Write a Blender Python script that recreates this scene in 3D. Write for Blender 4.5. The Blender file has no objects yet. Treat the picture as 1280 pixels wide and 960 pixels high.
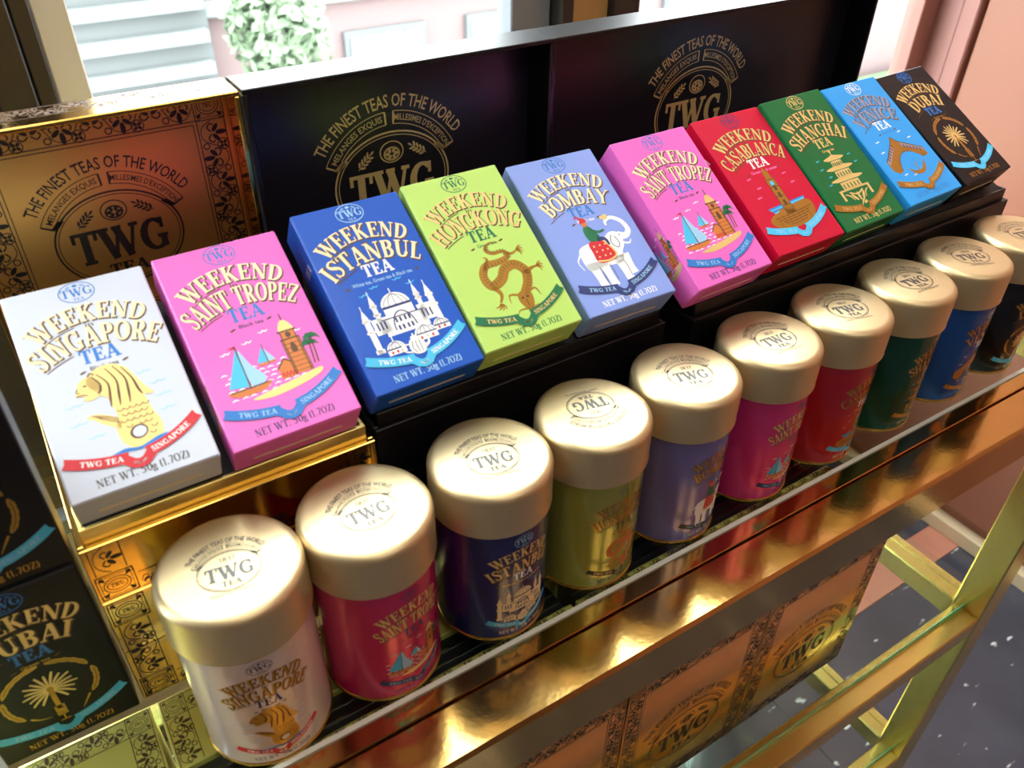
import bpy, bmesh, math, random
from math import sin, cos, pi, sqrt, atan2, radians
from mathutils import Matrix, Vector
from mathutils.geometry import tessellate_polygon

random.seed(7)
S = 0.01                                   # everything below is written in centimetres
scene = bpy.context.scene
COL = scene.collection

# ------------------------------------------------------------------ camera
cam = bpy.data.objects.new('camera', bpy.data.cameras.new('camera'))
COL.objects.link(cam)
RIGHT, DOWN, FWD = (0.840, -0.542, 0.013), (-0.320, -0.515, -0.795), (0.438, 0.664, -0.606)
r_, f_ = Vector(RIGHT), Vector(FWD).normalized()
r_ = (r_ - f_ * r_.dot(f_)).normalized()
u_ = r_.cross(f_)
M = Matrix.Identity(4)
for k in range(3):
    M[k][0], M[k][1], M[k][2] = r_[k], u_[k], -f_[k]
M.translation = Vector((7.649, -26.784, 39.798)) * S
cam.matrix_world = M
cam.data.sensor_width = 36.0
cam.data.lens = 1025.6 / 1280 * 36
cam.data.clip_start = 0.01
cam.data.clip_end = 200
cam.data.dof.use_dof = True
cam.data.dof.focus_distance = 0.60
cam.data.dof.aperture_fstop = 12.0
scene.camera = cam

# ------------------------------------------------------------------ light and exposure
world = bpy.data.worlds.new('sky')
scene.world = world
world.use_nodes = True
bg = world.node_tree.nodes['Background']
bg.inputs['Color'].default_value = (0.93, 0.97, 1.0, 1)
bg.inputs['Strength'].default_value = 11.0
vs = scene.view_settings
vs.view_transform = 'Standard'
vs.look = 'None'
vs.gamma = 1.0
vs.exposure = 0.0
vs.use_curve_mapping = False
CEIL_Z = 230.0
LAMPS = [(-5, -45, 2.2), (60, -30, 2.2), (10, -200, 3.0), (100, -200, 3.0)]     # x, y, watts
def ceiling_lamp_light(x, y, w):
    l = bpy.data.lights.new('ceiling_lamp_light', 'AREA')
    l.shape = 'RECTANGLE'; l.size = 0.56; l.size_y = 0.56
    l.energy = w; l.color = (1.0, 0.95, 0.88)
    o = bpy.data.objects.new('ceiling_lamp_light', l)
    o.location = (x * S, y * S, (CEIL_Z - 4.5) * S)
    COL.objects.link(o)
    return o

# ------------------------------------------------------------------ materials
def lin(c):
    return tuple(((v / 255) / 12.92 if v / 255 <= 0.04045 else (((v / 255) + 0.055) / 1.055) ** 2.4) for v in c)
MATS = {}
def mat(name, rgb=None, rough=0.5, metal=0.0, coat=0.0, noise=0.0, nscale=40.0, bump=0.0, bscale=200.0, emit=0.0, spec=0.5):
    if name in MATS: return MATS[name]
    m = bpy.data.materials.new(name); m.use_nodes = True
    nt = m.node_tree; b = nt.nodes['Principled BSDF']
    c = lin(rgb) + (1,)
    b.inputs['Base Color'].default_value = c
    b.inputs['Roughness'].default_value = rough
    b.inputs['Metallic'].default_value = metal
    b.inputs['Coat Weight'].default_value = coat
    b.inputs['Coat Roughness'].default_value = 0.08
    b.inputs['Specular IOR Level'].default_value = spec
    if emit:
        b.inputs['Emission Color'].default_value = c
        b.inputs['Emission Strength'].default_value = emit
    if noise or bump:
        tc = nt.nodes.new('ShaderNodeTexCoord')
        n = nt.nodes.new('ShaderNodeTexNoise'); n.inputs['Scale'].default_value = nscale
        n.inputs['Detail'].default_value = 4
        nt.links.new(tc.outputs['Object'], n.inputs['Vector'])
        if noise:
            mx = nt.nodes.new('ShaderNodeMix'); mx.data_type = 'RGBA'
            mx.inputs['A'].default_value = tuple(v * (1 - noise) for v in c[:3]) + (1,)
            mx.inputs['B'].default_value = tuple(min(1, v * (1 + noise)) for v in c[:3]) + (1,)
            nt.links.new(n.outputs['Fac'], mx.inputs['Factor'])
            nt.links.new(mx.outputs['Result'], b.inputs['Base Color'])
        if bump:
            n2 = nt.nodes.new('ShaderNodeTexNoise'); n2.inputs['Scale'].default_value = bscale
            nt.links.new(tc.outputs['Object'], n2.inputs['Vector'])
            bp = nt.nodes.new('ShaderNodeBump'); bp.inputs['Strength'].default_value = bump
            bp.inputs['Distance'].default_value = 0.001
            nt.links.new(n2.outputs['Fac'], bp.inputs['Height'])
            nt.links.new(bp.outputs['Normal'], b.inputs['Normal'])
    MATS[name] = m
    return m
def glass_mat(name, tint, amt):
    m = bpy.data.materials.new(name); m.use_nodes = True
    nt = m.node_tree; nt.nodes.clear()
    out = nt.nodes.new('ShaderNodeOutputMaterial')
    mix = nt.nodes.new('ShaderNodeMixShader'); fr = nt.nodes.new('ShaderNodeFresnel'); fr.inputs['IOR'].default_value = amt
    tr = nt.nodes.new('ShaderNodeBsdfTransparent'); tr.inputs['Color'].default_value = tint + (1,)
    gl = nt.nodes.new('ShaderNodeBsdfGlossy'); gl.inputs['Roughness'].default_value = 0.02
    ge = nt.nodes.new('ShaderNodeNewGeometry'); sb = nt.nodes.new('ShaderNodeMath'); sb.operation = 'SUBTRACT'; sb.inputs[0].default_value = 1.0
    mu = nt.nodes.new('ShaderNodeMath'); mu.operation = 'MULTIPLY'      # a thin pane mirrors at its entry face only
    nt.links.new(ge.outputs['Backfacing'], sb.inputs[1]); nt.links.new(sb.outputs[0], mu.inputs[0]); nt.links.new(fr.outputs[0], mu.inputs[1])
    nt.links.new(mu.outputs[0], mix.inputs[0]); nt.links.new(tr.outputs[0], mix.inputs[1])
    nt.links.new(gl.outputs[0], mix.inputs[2]); nt.links.new(mix.outputs[0], out.inputs['Surface'])
    MATS[name] = m
    return m

mat('satin_gold', (218, 196, 150), 0.37, 0.8)
lk = mat('lid_ink', (44, 38, 32), 0.4, coat=1.0); lk.node_tree.nodes['Principled BSDF'].inputs['Coat Roughness'].default_value = 0.34
mat('gold_panel', (216, 164, 84), 0.42, 0.85)
mat('rim_gold', (214, 170, 84), 0.25, 1.0)
mat('gold_paper', (232, 214, 116), 0.36, 0.3)
mat('gold_foil', (222, 178, 92), 0.13, 1.0, noise=0.06, nscale=60)
mat('gold_foil_pale', (240, 214, 130), 0.32, 0.9)
mat('gold_print', (196, 150, 66), 0.32, 0.75)
mat('gold_light', (238, 206, 132), 0.4, 0.35)
mat('foil_print', (236, 208, 138), 0.4, 0.1)
mat('gold_cream', (246, 226, 178), 0.45, 0.1)
mat('brown_ink', (92, 62, 30), 0.5)
mat('dark_ink', (34, 24, 18), 0.45)
mat('grey_ink', (70, 66, 62), 0.5)
mat('navy_ink', (36, 52, 110), 0.5)
mat('blue_ink', (40, 120, 200), 0.45)
mat('cyan_ink', (70, 190, 232), 0.45)
mat('pale_blue_ink', (160, 206, 236), 0.45)
mat('red_ink', (206, 30, 44), 0.45)
mat('green_ink', (10, 110, 66), 0.45)
mat('white_ink', (248, 246, 240), 0.45)
mat('orange_ink', (214, 122, 54), 0.45)
mat('pink_ink', (240, 130, 190), 0.45)
mat('silver_ink', (176, 170, 186), 0.35, 0.5)
mat('black_card', (17, 17, 20), 0.36, coat=0.0, bump=0.05, bscale=900)
mat('black_inner', (36, 33, 40), 0.34)
mat('brass', (208, 170, 100), 0.13, 1.0, bump=0.04, bscale=260, noise=0.05, nscale=25)
mat('brass_side', (222, 200, 118), 0.26, 0.9, bump=0.05, bscale=160)
mat('dark_slot', (14, 13, 12), 0.6)
mat('chrome', (214, 214, 208), 0.15, 1.0)
glass_mat('shelf_glass', (0.93, 0.98, 0.95), 1.38)
glass_mat('window_glass', (0.97, 0.99, 0.98), 1.25)
mat('glass_edge', (40, 190, 150), 0.15, coat=0.6)
mat('glass_edge_pale', (226, 230, 216), 0.2, coat=0.6)

# ------------------------------------------------------------------ mesh helpers
def new_obj(name, verts, faces, mats, midx=None, parent=None, smooth=False):
    me = bpy.data.meshes.new(name)
    me.from_pydata([(v[0] * S, v[1] * S, v[2] * S) for v in verts], [], faces)
    for m in mats: me.materials.append(MATS[m])
    if midx: me.polygons.foreach_set('material_index', midx)
    if smooth: me.polygons.foreach_set('use_smooth', [True] * len(faces))
    me.update()
    o = bpy.data.objects.new(name, me)
    COL.objects.link(o)
    if parent: o.parent = parent
    return o
def tag(o, label=None, cat=None, group=None, kind=None):
    if label: o['label'] = label
    if cat: o['category'] = cat
    if group: o['group'] = group
    if kind: o['kind'] = kind
    return o
def thing(name, loc, rot=(0, 0, 0), label=None, cat=None, group=None, kind=None):
    o = bpy.data.objects.new(name, None)
    o.empty_display_size = 0.02
    o.location = (loc[0] * S, loc[1] * S, loc[2] * S); o.rotation_euler = rot
    COL.objects.link(o)
    return tag(o, label, cat, group, kind)
class B:                                   # collects solids into one mesh
    def __init__(s): s.v = []; s.f = []; s.m = []
    def add(s, v, f, m=0):
        n = len(s.v); s.v += v; s.f += [tuple(i + n for i in q) for q in f]; s.m += [m] * len(f)
        return s
    def box(s, x0, x1, y0, y1, z0, z1, b=0.0, m=0):
        if b <= 0:
            v = [(x, y, z) for z in (z0, z1) for y in (y0, y1) for x in (x0, x1)]
            return s.add(v, [(0, 2, 3, 1), (4, 5, 7, 6), (0, 1, 5, 4), (2, 6, 7, 3), (0, 4, 6, 2), (1, 3, 7, 5)], m)
        v = []; idx = {}
        for i, (x, sx) in enumerate(((x0, 1), (x1, -1))):
            for j, (y, sy) in enumerate(((y0, 1), (y1, -1))):
                for k, (z, sz) in enumerate(((z0, 1), (z1, -1))):
                    for a, p in enumerate(((x, y + sy * b, z + sz * b), (x + sx * b, y, z + sz * b), (x + sx * b, y + sy * b, z))):
                        idx[i, j, k, a] = len(v); v.append(p)
        I = lambda i, j, k, a: idx[i, j, k, a]
        f = []
        for i in (0, 1):
            q = [I(i, 0, 0, 0), I(i, 0, 1, 0), I(i, 1, 1, 0), I(i, 1, 0, 0)]; f.append(q if i == 0 else q[::-1])
            q = [I(0, i, 0, 1), I(1, i, 0, 1), I(1, i, 1, 1), I(0, i, 1, 1)]; f.append(q if i == 0 else q[::-1])
            q = [I(0, 0, i, 2), I(0, 1, i, 2), I(1, 1, i, 2), I(1, 0, i, 2)]; f.append(q if i == 0 else q[::-1])
        for i in (0, 1):
            for j in (0, 1):
                f.append([I(i, j, 0, 0), I(i, j, 1, 0), I(i, j, 1, 1), I(i, j, 0, 1)])
                f.append([I(i, 0, j, 0), I(i, 1, j, 0), I(i, 1, j, 2), I(i, 0, j, 2)])
                f.append([I(0, i, j, 1), I(1, i, j, 1), I(1, i, j, 2), I(0, i, j, 2)])
                for k in (0, 1): f.append([I(i, j, k, 0), I(i, j, k, 1), I(i, j, k, 2)])
        return s.add(v, f, m)
    def lathe(s, prof, n=64, cx=0, cy=0, m=0):
        v = []; f = []
        for r, z in prof:
            for k in range(n): v.append((cx + r * cos(2 * pi * k / n), cy + r * sin(2 * pi * k / n), z))
        for i in range(len(prof) - 1):
            for k in range(n): f.append((i * n + k, i * n + (k + 1) % n, (i + 1) * n + (k + 1) % n, (i + 1) * n + k))
        return s.add(v, f, m)
    def prism(s, poly, x0, x1, m=0):       # poly in (y, z)
        n = len(poly)
        v = [(x0, y, z) for y, z in poly] + [(x1, y, z) for y, z in poly]
        f = [tuple(range(n)), tuple(range(2 * n - 1, n - 1, -1))] + [(k, k + n, (k + 1) % n + n, (k + 1) % n) for k in range(n)]
        return s.add(v, f, m)
    def obj(s, name, mats, parent=None, smooth=False):
        if isinstance(mats, str): mats = [mats]
        o = new_obj(name, s.v, s.f, mats, s.m, parent, smooth)
        bm = bmesh.new(); bm.from_mesh(o.data)
        bmesh.ops.recalc_face_normals(bm, faces=bm.faces)
        bm.to_mesh(o.data); bm.free()
        if smooth and hasattr(o.data, 'set_sharp_from_angle'): o.data.set_sharp_from_angle(angle=radians(40))
        return o

# ------------------------------------------------------------------ flat print: 2D drawing turned into thin raised geometry
LAYER = 0.0022
def catmull(p, n=6, closed=False):
    out = []; N = len(p)
    rng = range(N if closed else N - 1)
    for i in rng:
        if closed: a, b, c, d = p[(i - 1) % N], p[i], p[(i + 1) % N], p[(i + 2) % N]
        else: a, b, c, d = p[max(i - 1, 0)], p[i], p[i + 1], p[min(i + 2, N - 1)]
        for k in range(n):
            t = k / n
            out.append(tuple(0.5 * ((2 * b[j]) + (-a[j] + c[j]) * t + (2 * a[j] - 5 * b[j] + 4 * c[j] - d[j]) * t * t + (-a[j] + 3 * b[j] - 3 * c[j] + d[j]) * t ** 3) for j in range(len(b))))
    if not closed: out.append(tuple(p[-1]))
    return out
class G:
    def __init__(s): s.v = []; s.f = []; s.m = []; s.l = 0
    def up(s): s.l += 1; return s
    def raw(s, m, pts, faces):
        n = len(s.v); s.v += [(p[0], p[1], s.l) for p in pts]
        s.f += [tuple(i + n for i in q) for q in faces]; s.m += [m] * len(faces)
    def poly(s, m, pts):
        pts = [(p[0], p[1]) for p in pts]
        tris = tessellate_polygon([[Vector((p[0], p[1], 0)) for p in pts]])
        s.raw(m, pts, [tuple(t) for t in tris])
    def blob(s, m, pts, n=5): s.poly(m, catmull(pts, n, True))
    def rect(s, m, x0, y0, x1, y1): s.raw(m, [(x0, y0), (x1, y0), (x1, y1), (x0, y1)], [(0, 1, 2, 3)])
    def stroke(s, m, pts, w, closed=False):
        n = len(pts)
        if n < 2: return
        ws = w if isinstance(w, (list, tuple)) else [w] * n
        out = []
        for i in range(n):
            if closed: a, b = pts[(i - 1) % n], pts[(i + 1) % n]
            else: a, b = pts[max(i - 1, 0)], pts[min(i + 1, n - 1)]
            dx, dy = b[0] - a[0], b[1] - a[1]; L = sqrt(dx * dx + dy * dy) or 1
            nx, ny = -dy / L * ws[i] / 2, dx / L * ws[i] / 2
            out += [(pts[i][0] + nx, pts[i][1] + ny), (pts[i][0] - nx, pts[i][1] - ny)]
        f = [(2 * i, 2 * i + 1, 2 * i + 3, 2 * i + 2) for i in range(n - 1)]
        if closed: f.append((2 * n - 2, 2 * n - 1, 1, 0))
        s.raw(m, out, f)
    def line(s, m, x0, y0, x1, y1, w, n=1):
        s.stroke(m, [(x0 + (x1 - x0) * k / n, y0 + (y1 - y0) * k / n) for k in range(n + 1)], w)
    def curve(s, m, pts, w, n=6):
        c = catmull(pts, n)
        if isinstance(w, (list, tuple)):
            ww = [q[0] for q in catmull([(q,) for q in w], n)]
        else: ww = w
        s.stroke(m, c, ww)
    def ell(s, m, cx, cy, rx, ry, rot=0, n=16):
        c, q = cos(rot), sin(rot)
        pts = [(cx + c * rx * cos(2 * pi * k / n) - q * ry * sin(2 * pi * k / n), cy + q * rx * cos(2 * pi * k / n) + c * ry * sin(2 * pi * k / n)) for k in range(n)]
        s.raw(m, pts, [tuple(range(n))])
    def ring(s, m, cx, cy, rx, ry, w, n=40, a0=0, a1=2 * pi):
        full = a1 - a0 > 6.28
        pts = [(cx + rx * cos(a0 + (a1 - a0) * k / n), cy + ry * sin(a0 + (a1 - a0) * k / n)) for k in range(n if full else n + 1)]
        s.stroke(m, pts, w, full)
    def put(s, g, fn=None, sc=1.0, dx=0, dy=0, layer=None, remap=None):
        n = len(s.v); base = s.l if layer is None else layer
        for x, y, l in g.v:
            x, y = x * sc + dx, y * sc + dy
            if fn: x, y = fn(x, y)
            s.v.append((x, y, l + base))
        s.f += [tuple(i + n for i in q) for q in g.f]
        s.m += [(remap.get(q, q) if remap else q) for q in g.m]
        s.l = max([s.l] + [q[2] for q in s.v[n:]]) if g.v else s.l
        return s
    def obj(s, name, place, parent, cut=None):
        if not s.f: return None
        names = []
        for q in s.m:
            if q not in names: names.append(q)
        bm = bmesh.new()
        vs_ = [bm.verts.new((x, y, l * LAYER)) for x, y, l in s.v]
        for q, m in zip(s.f, s.m):
            try: fc = bm.faces.new([vs_[i] for i in q]); fc.material_index = names.index(m)
            except ValueError: pass
        if cut:
            xs = [q[0] for q in s.v]; x = math.ceil(min(xs) / cut) * cut
            while x < max(xs):
                bmesh.ops.bisect_plane(bm, geom=bm.verts[:] + bm.edges[:] + bm.faces[:], plane_co=(x, 0, 0), plane_no=(1, 0, 0))
                x += cut
        for v in bm.verts: v.co = Vector(place(v.co.x, v.co.y, v.co.z + 0.006)) * S
        me = bpy.data.meshes.new(name); bm.to_mesh(me); bm.free()
        for q in names: me.materials.append(MATS[q])
        o = bpy.data.objects.new(name, me); COL.objects.link(o); o.parent = parent
        return o

# ---- built-in sans letters (for the small captions)
_sans = {}
def sans(txt):                              # -> (verts, faces, width) with cap height 1
    if txt in _sans: return _sans[txt]
    c = bpy.data.curves.new('caption', 'FONT'); c.body = txt; c.resolution_u = 2; c.offset = 0.012
    o = bpy.data.objects.new('caption', c); COL.objects.link(o)
    dg = bpy.context.evaluated_depsgraph_get()
    me = o.evaluated_get(dg).to_mesh()
    v = [(q.co.x / 0.73, q.co.y / 0.73) for q in me.vertices]; f = [tuple(p.vertices) for p in me.polygons]
    bpy.data.objects.remove(o); bpy.data.curves.remove(c)
    _sans[txt] = (v, f, max(q[0] for q in v) if v else 0)
    return _sans[txt]
# ---- drawn serif capitals
TH, TN = 0.2, 0.075
def glyph(ch):
    o = []
    def L(x0, y0, x1, y1, w, n=3): o.append(([(x0 + (x1 - x0) * k / n, y0 + (y1 - y0) * k / n) for k in range(n + 1)], [w] * (n + 1)))
    def sf(x, y, h=0.17): L(x - h, y, x + h, y, TN, 1)
    def A(cx, cy, rx, ry, a0, a1, n=9):
        p = []; w = []
        for k in range(n + 1):
            a = radians(a0 + (a1 - a0) * k / n); p.append((cx + rx * cos(a), cy + ry * sin(a))); w.append(TN + (TH - TN) * abs(cos(a)) ** 1.2)
        o.append((p, w))
    lo, hi = 0.035, 0.965
    if ch == 'A': L(.12, 0, .42, 1, TN); L(.72, 0, .42, 1, TH); L(.2, .32, .6, .32, TN, 1); sf(.12, lo, .13); sf(.72, lo); return o, .86
    if ch == 'B': L(.2, 0, .2, 1, TH); L(.06, lo, .36, lo, TN, 1); L(.06, hi, .36, hi, TN, 1); A(.34, .75, .22, .215, -90, 90); A(.34, .285, .27, .25, -90, 90); L(.2, .535, .34, .535, TN, 1); return o, .74
    if ch in 'CG':
        A(.44, .5, .33, .465, 52, 308, 14); L(.68, .68, .68, .98, TN, 1)
        if ch == 'G': L(.68, .06, .68, .42, TH * .8, 1); sf(.66, .42, .14); return o, .86
        L(.68, .06, .68, .22, TN, 1); return o, .8
    if ch == 'D': L(.2, 0, .2, 1, TH); L(.06, lo, .36, lo, TN, 1); L(.06, hi, .36, hi, TN, 1); A(.34, .5, .36, .465, -90, 90, 12); return o, .84
    if ch in 'EF':
        L(.2, 0, .2, 1, TH); L(.06, hi, .62, hi, TN, 2); L(.62, .74, .62, 1, TN, 1); L(.2, .52, .48, .52, TN, 1); L(.48, .4, .48, .64, TN, 1)
        if ch == 'E': L(.06, lo, .64, lo, TN, 2); L(.64, 0, .64, .26, TN, 1)
        else: sf(.2, lo)
        return o, .72
    if ch == 'H':
        for x in (.2, .68): L(x, 0, x, 1, TH); sf(x, lo); sf(x, hi)
        L(.2, .5, .68, .5, TN, 2); return o, .88
    if ch == 'I': L(.2, 0, .2, 1, TH); sf(.2, lo); sf(.2, hi); return o, .4
    if ch == 'K': L(.2, 0, .2, 1, TH); sf(.2, lo); sf(.2, hi); L(.26, .42, .64, .96, TN); L(.36, .56, .72, .02, TH); sf(.64, hi, .12); sf(.72, lo, .14); return o, .86
    if ch == 'L': L(.2, 0, .2, 1, TH); sf(.2, hi); L(.06, lo, .62, lo, TN, 2); L(.62, 0, .62, .3, TN, 1); return o, .7
    if ch == 'M': L(.14, 0, .14, 1, TN); L(.86, 0, .86, 1, TH); L(.16, .98, .48, .1, TH); L(.48, .05, .84, .98, TN); sf(.14, lo, .12); sf(.86, lo, .15); sf(.1, hi, .1); sf(.9, hi, .1); return o, 1.02
    if ch == 'N': L(.16, 0, .16, 1, TN); L(.72, 0, .72, 1, TN); L(.17, .98, .7, .03, TH); sf(.16, lo, .13); sf(.72, hi, .13); sf(.12, hi, .1); return o, .88
    if ch in 'OQ0':
        A(.42, .5, .32 if ch != '0' else .24, .465, 0, 360, 20)
        if ch == 'Q': L(.46, .14, .74, -.16, TH * .8)
        return o, .84 if ch != '0' else .7
    if ch in 'PR':
        L(.2, 0, .2, 1, TH); sf(.2, lo); L(.06, hi, .36, hi, TN, 1); A(.34, .725, .25, .24, -90, 90); L(.2, .485, .34, .485, TN, 1)
        if ch == 'R': L(.38, .5, .68, .02, TH); sf(.7, lo, .1); return o, .8
        return o, .7
    if ch == 'S':
        p = catmull([(.6, .78), (.5, .93), (.34, .965), (.17, .86), (.18, .68), (.36, .54), (.54, .4), (.58, .2), (.44, .05), (.26, .04), (.12, .2)], 3)
        n = len(p); w = [TN + (TH - TN) * max(0, 1 - abs(k / (n - 1) - .5) * 2.6) for k in range(n)]
        o.append((p, w)); L(.6, .72, .6, 1, TN, 1); L(.12, 0, .12, .28, TN, 1); return o, .7
    if ch == 'T': L(.36, 0, .36, 1, TH); sf(.36, lo); L(.04, hi, .68, hi, TN, 3); L(.05, .72, .05, 1, TN, 1); L(.67, .72, .67, 1, TN, 1); return o, .74
    if ch == 'U': L(.2, .32, .2, 1, TH); L(.68, .3, .68, 1, TN); A(.44, .32, .24, .285, 180, 360); sf(.2, hi); sf(.68, hi, .13); return o, .86
    if ch == 'V': L(.12, .98, .42, .02, TH); L(.72, .98, .42, .02, TN); sf(.12, hi); sf(.72, hi, .12); return o, .84
    if ch == 'W': L(.1, .98, .36, .02, TH); L(.58, .98, .36, .02, TN); L(.52, .98, .8, .02, TH); L(1.04, .98, .8, .02, TN); sf(.12, hi); sf(.54, hi, .13); sf(1.04, hi, .12); return o, 1.14
    if ch == 'X': L(.14, .98, .7, .02, TH); L(.68, .98, .14, .02, TN); sf(.14, hi, .13); sf(.7, lo, .13); sf(.68, hi, .1); sf(.14, lo, .1); return o, .82
    if ch == 'Y': L(.12, .98, .42, .46, TH); L(.72, .98, .42, .46, TN); L(.42, .5, .42, 0, TH); sf(.12, hi, .13); sf(.72, hi, .11); sf(.42, lo); return o, .84
    if ch == 'Z': L(.1, hi, .66, hi, TN, 2); L(.62, .96, .14, .04, TH); L(.1, lo, .68, lo, TN, 2); L(.1, .72, .1, 1, TN, 1); L(.68, 0, .68, .28, TN, 1); return o, .76
    if ch in '17':
        if ch == '1': L(.24, 0, .24, 1, TH * .8); sf(.24, lo, .14); L(.08, .8, .24, .97, TN, 1); return o, .48
        L(.08, .95, .56, .95, TN * 1.4, 2); L(.54, .95, .24, 0, TH * .8); return o, .6
    if ch in '358':
        if ch == '8': A(.33, .74, .19, .22, 0, 360, 12); A(.33, .27, .23, .24, 0, 360, 12); return o, .66
        if ch == '3': A(.26, .73, .22, .22, 130, -90); A(.26, .27, .26, .24, 90, -140); return o, .62
        A(.28, .32, .25, .29, 120, -140, 10); L(.16, .5, .18, .97, TN * 1.3, 1); L(.14, .93, .54, .93, TN * 2, 1); return o, .64
    if ch == 'g': A(.28, .42, .17, .18, 0, 360, 12); A(.28, -.06, .22, .15, 0, 360, 12); L(.36, .58, .52, .64, TN, 1); L(.2, .25, .2, .09, TN, 1); return o, .56
    if ch == '(': A(.42, .45, .3, .65, 130, 230, 6); return o, .34
    if ch == ')': A(-.1, .45, .3, .65, 50, -50, 6); return o, .34
    if ch == '.': L(.1, .0, .1, .16, .16, 1); return o, .26
    if ch == "'": L(.1, .75, .1, 1, .1, 1); return o, .22
    return o, .34
def serif_w(txt, sp=0.04): return sum(glyph(c)[1] + sp for c in txt) - sp
def serif(m, txt, grow=0.0, sp=0.04):       # cap height 1, starts at x = 0
    g = G(); x = 0
    for c in txt:
        st, w = glyph(c)
        for p, ws in st:
            if grow:                         # lengthen the ends a little too
                p = list(p)
                for a, b in ((0, 1), (-1, -2)):
                    dx, dy = p[a][0] - p[b][0], p[a][1] - p[b][1]; l = sqrt(dx * dx + dy * dy) or 1
                    p[a] = (p[a][0] + dx / l * grow, p[a][1] + dy / l * grow)
            g.l = (g.l + .17) % .85               # crossing strokes never share a plane
            g.stroke(m, [(q[0] + x, q[1]) for q in p], [q + 2 * grow for q in ws])
        x += w + sp
    return g
def arcfn(cx, cy, R): return lambda x, y: (cx + (R + y) * sin(x / R), cy + (R + y) * cos(x / R))
def put_text(g, txt, m, x, y, h, width=None, font='serif', fn=None, grow=0.0, center=True):
    """text with cap height h centred on x, baseline y; width squeezes or stretches it"""
    if font == 'serif': t = serif(m, txt, grow); w = serif_w(txt)
    else:
        t = G(); v, f, w = sans(txt); t.raw(m, v, f)
    k = (width / w) if width else h
    n = len(g.v)
    for q in t.v:
        px = (q[0] - (w / 2 if center else 0)) * k + x; py = q[1] * h + y
        if fn: px, py = fn(px, py)
        g.v.append((px, py, g.l + q[2]))
    g.f += [tuple(i + n for i in q) for q in t.f]; g.m += t.m

# ---- ornaments
def sprig(g, m, cx, cy, s, ang):
    ca, sa = cos(ang), sin(ang)
    T = lambda x, y: (cx + (x * ca - y * sa) * s, cy + (x * sa + y * ca) * s)
    g.stroke(m, [T(-1, -.05), T(0, .05), T(1, 0)], .08 * s)
    for k in range(4):
        for sg in (-1, 1):
            p = T(-.55 + .42 * k, .26 * sg); g.ell(m, p[0], p[1], .3 * s, .12 * s, ang + .7 * sg, 8)
    p = T(1.1, 0); g.ell(m, p[0], p[1], .28 * s, .11 * s, ang, 8)
def emblem(m, m_in=None, fine=True, year=False):
    """house emblem: oval (half width 1) with letters, arched motto and ribbon"""
    g = G()
    g.ring(m, 0, 0, 1, .82, .03, 48); g.ring(m, 0, 0, .945, .765, .014, 48)
    put_text(g, 'TWG', m, 0, -.34, .56, 1.5, 'serif', None, .018)
    put_text(g, 'TEA', m, 0, -.63, .2, .62, 'serif', None, .02)
    if year: put_text(g, '1837', m, 0, .38, .2, .5)
    else:
        g.ring(m, 0, .5, .2, .17, .02, 20); g.ring(m, 0, .47, .13, .1, .03, 14)
        for k in range(6): g.ell(m, .075 * cos(k * pi / 3), .47 + .06 * sin(k * pi / 3), .045, .03, k, 7)
        sprig(g, m, -.47, .42, .16, .75); sprig(g, m, .47, .46, .16, -.6 + pi)
    put_text(g, 'THE FINEST TEAS OF THE WORLD', m, 0, 0, .2, 2.66, 'sans', arcfn(0, -.13, 1.34))
    for sg, t, w in ((-1, 'MELANGES EXQUIS', 1.02), (1, "MILLESIMES D'EXCEPTION", 1.1)):
        R, cy, h = 1.08, -.1, .16
        a0, a1 = .06, 1.1
        pts = [a0 + (a1 - a0) * k / 12 for k in range(13)]
        for rr in (R - .04, R + h): g.stroke(m, [(sg * rr * sin(a), cy + rr * cos(a)) for a in pts], .014)
        for a in (a0, a1): g.line(m, sg * (R - .04) * sin(a), cy + (R - .04) * cos(a), sg * (R + h) * sin(a), cy + (R + h) * cos(a), .03)
        g.poly(m, [(sg * 1.0 * sin(1.1), cy + 1.0 * cos(1.1)), (sg * 1.09 * sin(1.12), cy + 1.09 * cos(1.12)), (sg * 1.06 * sin(.93), cy + 1.0 * cos(.92)), (sg * .93 * sin(.93), cy + .95 * cos(.9))])
        if fine: put_text(g, t, m, sg * (R * .58), 0, .1, w, 'sans', arcfn(0, cy + .015, R))
    return g
def small_emblem(m):
    g = G()
    g.ring(m, 0, 0, 1, .72, .06, 28)
    put_text(g, 'TWG', m, 0, -.3, .6, 1.75)
    put_text(g, 'TEA', m, 0, -.6, .2, .6)
    g.ell(m, 0, .48, .16, .1, 0, 8); sprig(g, m, -.42, .42, .15, .4); sprig(g, m, .42, .42, .15, pi - .4)
    return g
def fleur(g, m, cx, cy, s, a):
    ca, sa = cos(a), sin(a)
    T = lambda x, y: (cx + (x * ca - y * sa) * s, cy + (x * sa + y * ca) * s)
    p = T(0, .28); g.ell(m, p[0], p[1], .09 * s, .2 * s, a, 8)
    for sg in (-1, 1):
        p = T(.17 * sg, .1); g.ell(m, p[0], p[1], .08 * s, .17 * s, a - .9 * sg, 8)
        g.stroke(m, catmull([T(.04 * sg, -.05), T(.2 * sg, -.16), T(.33 * sg, -.05), T(.27 * sg, .05)], 3), .05 * s)
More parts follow.
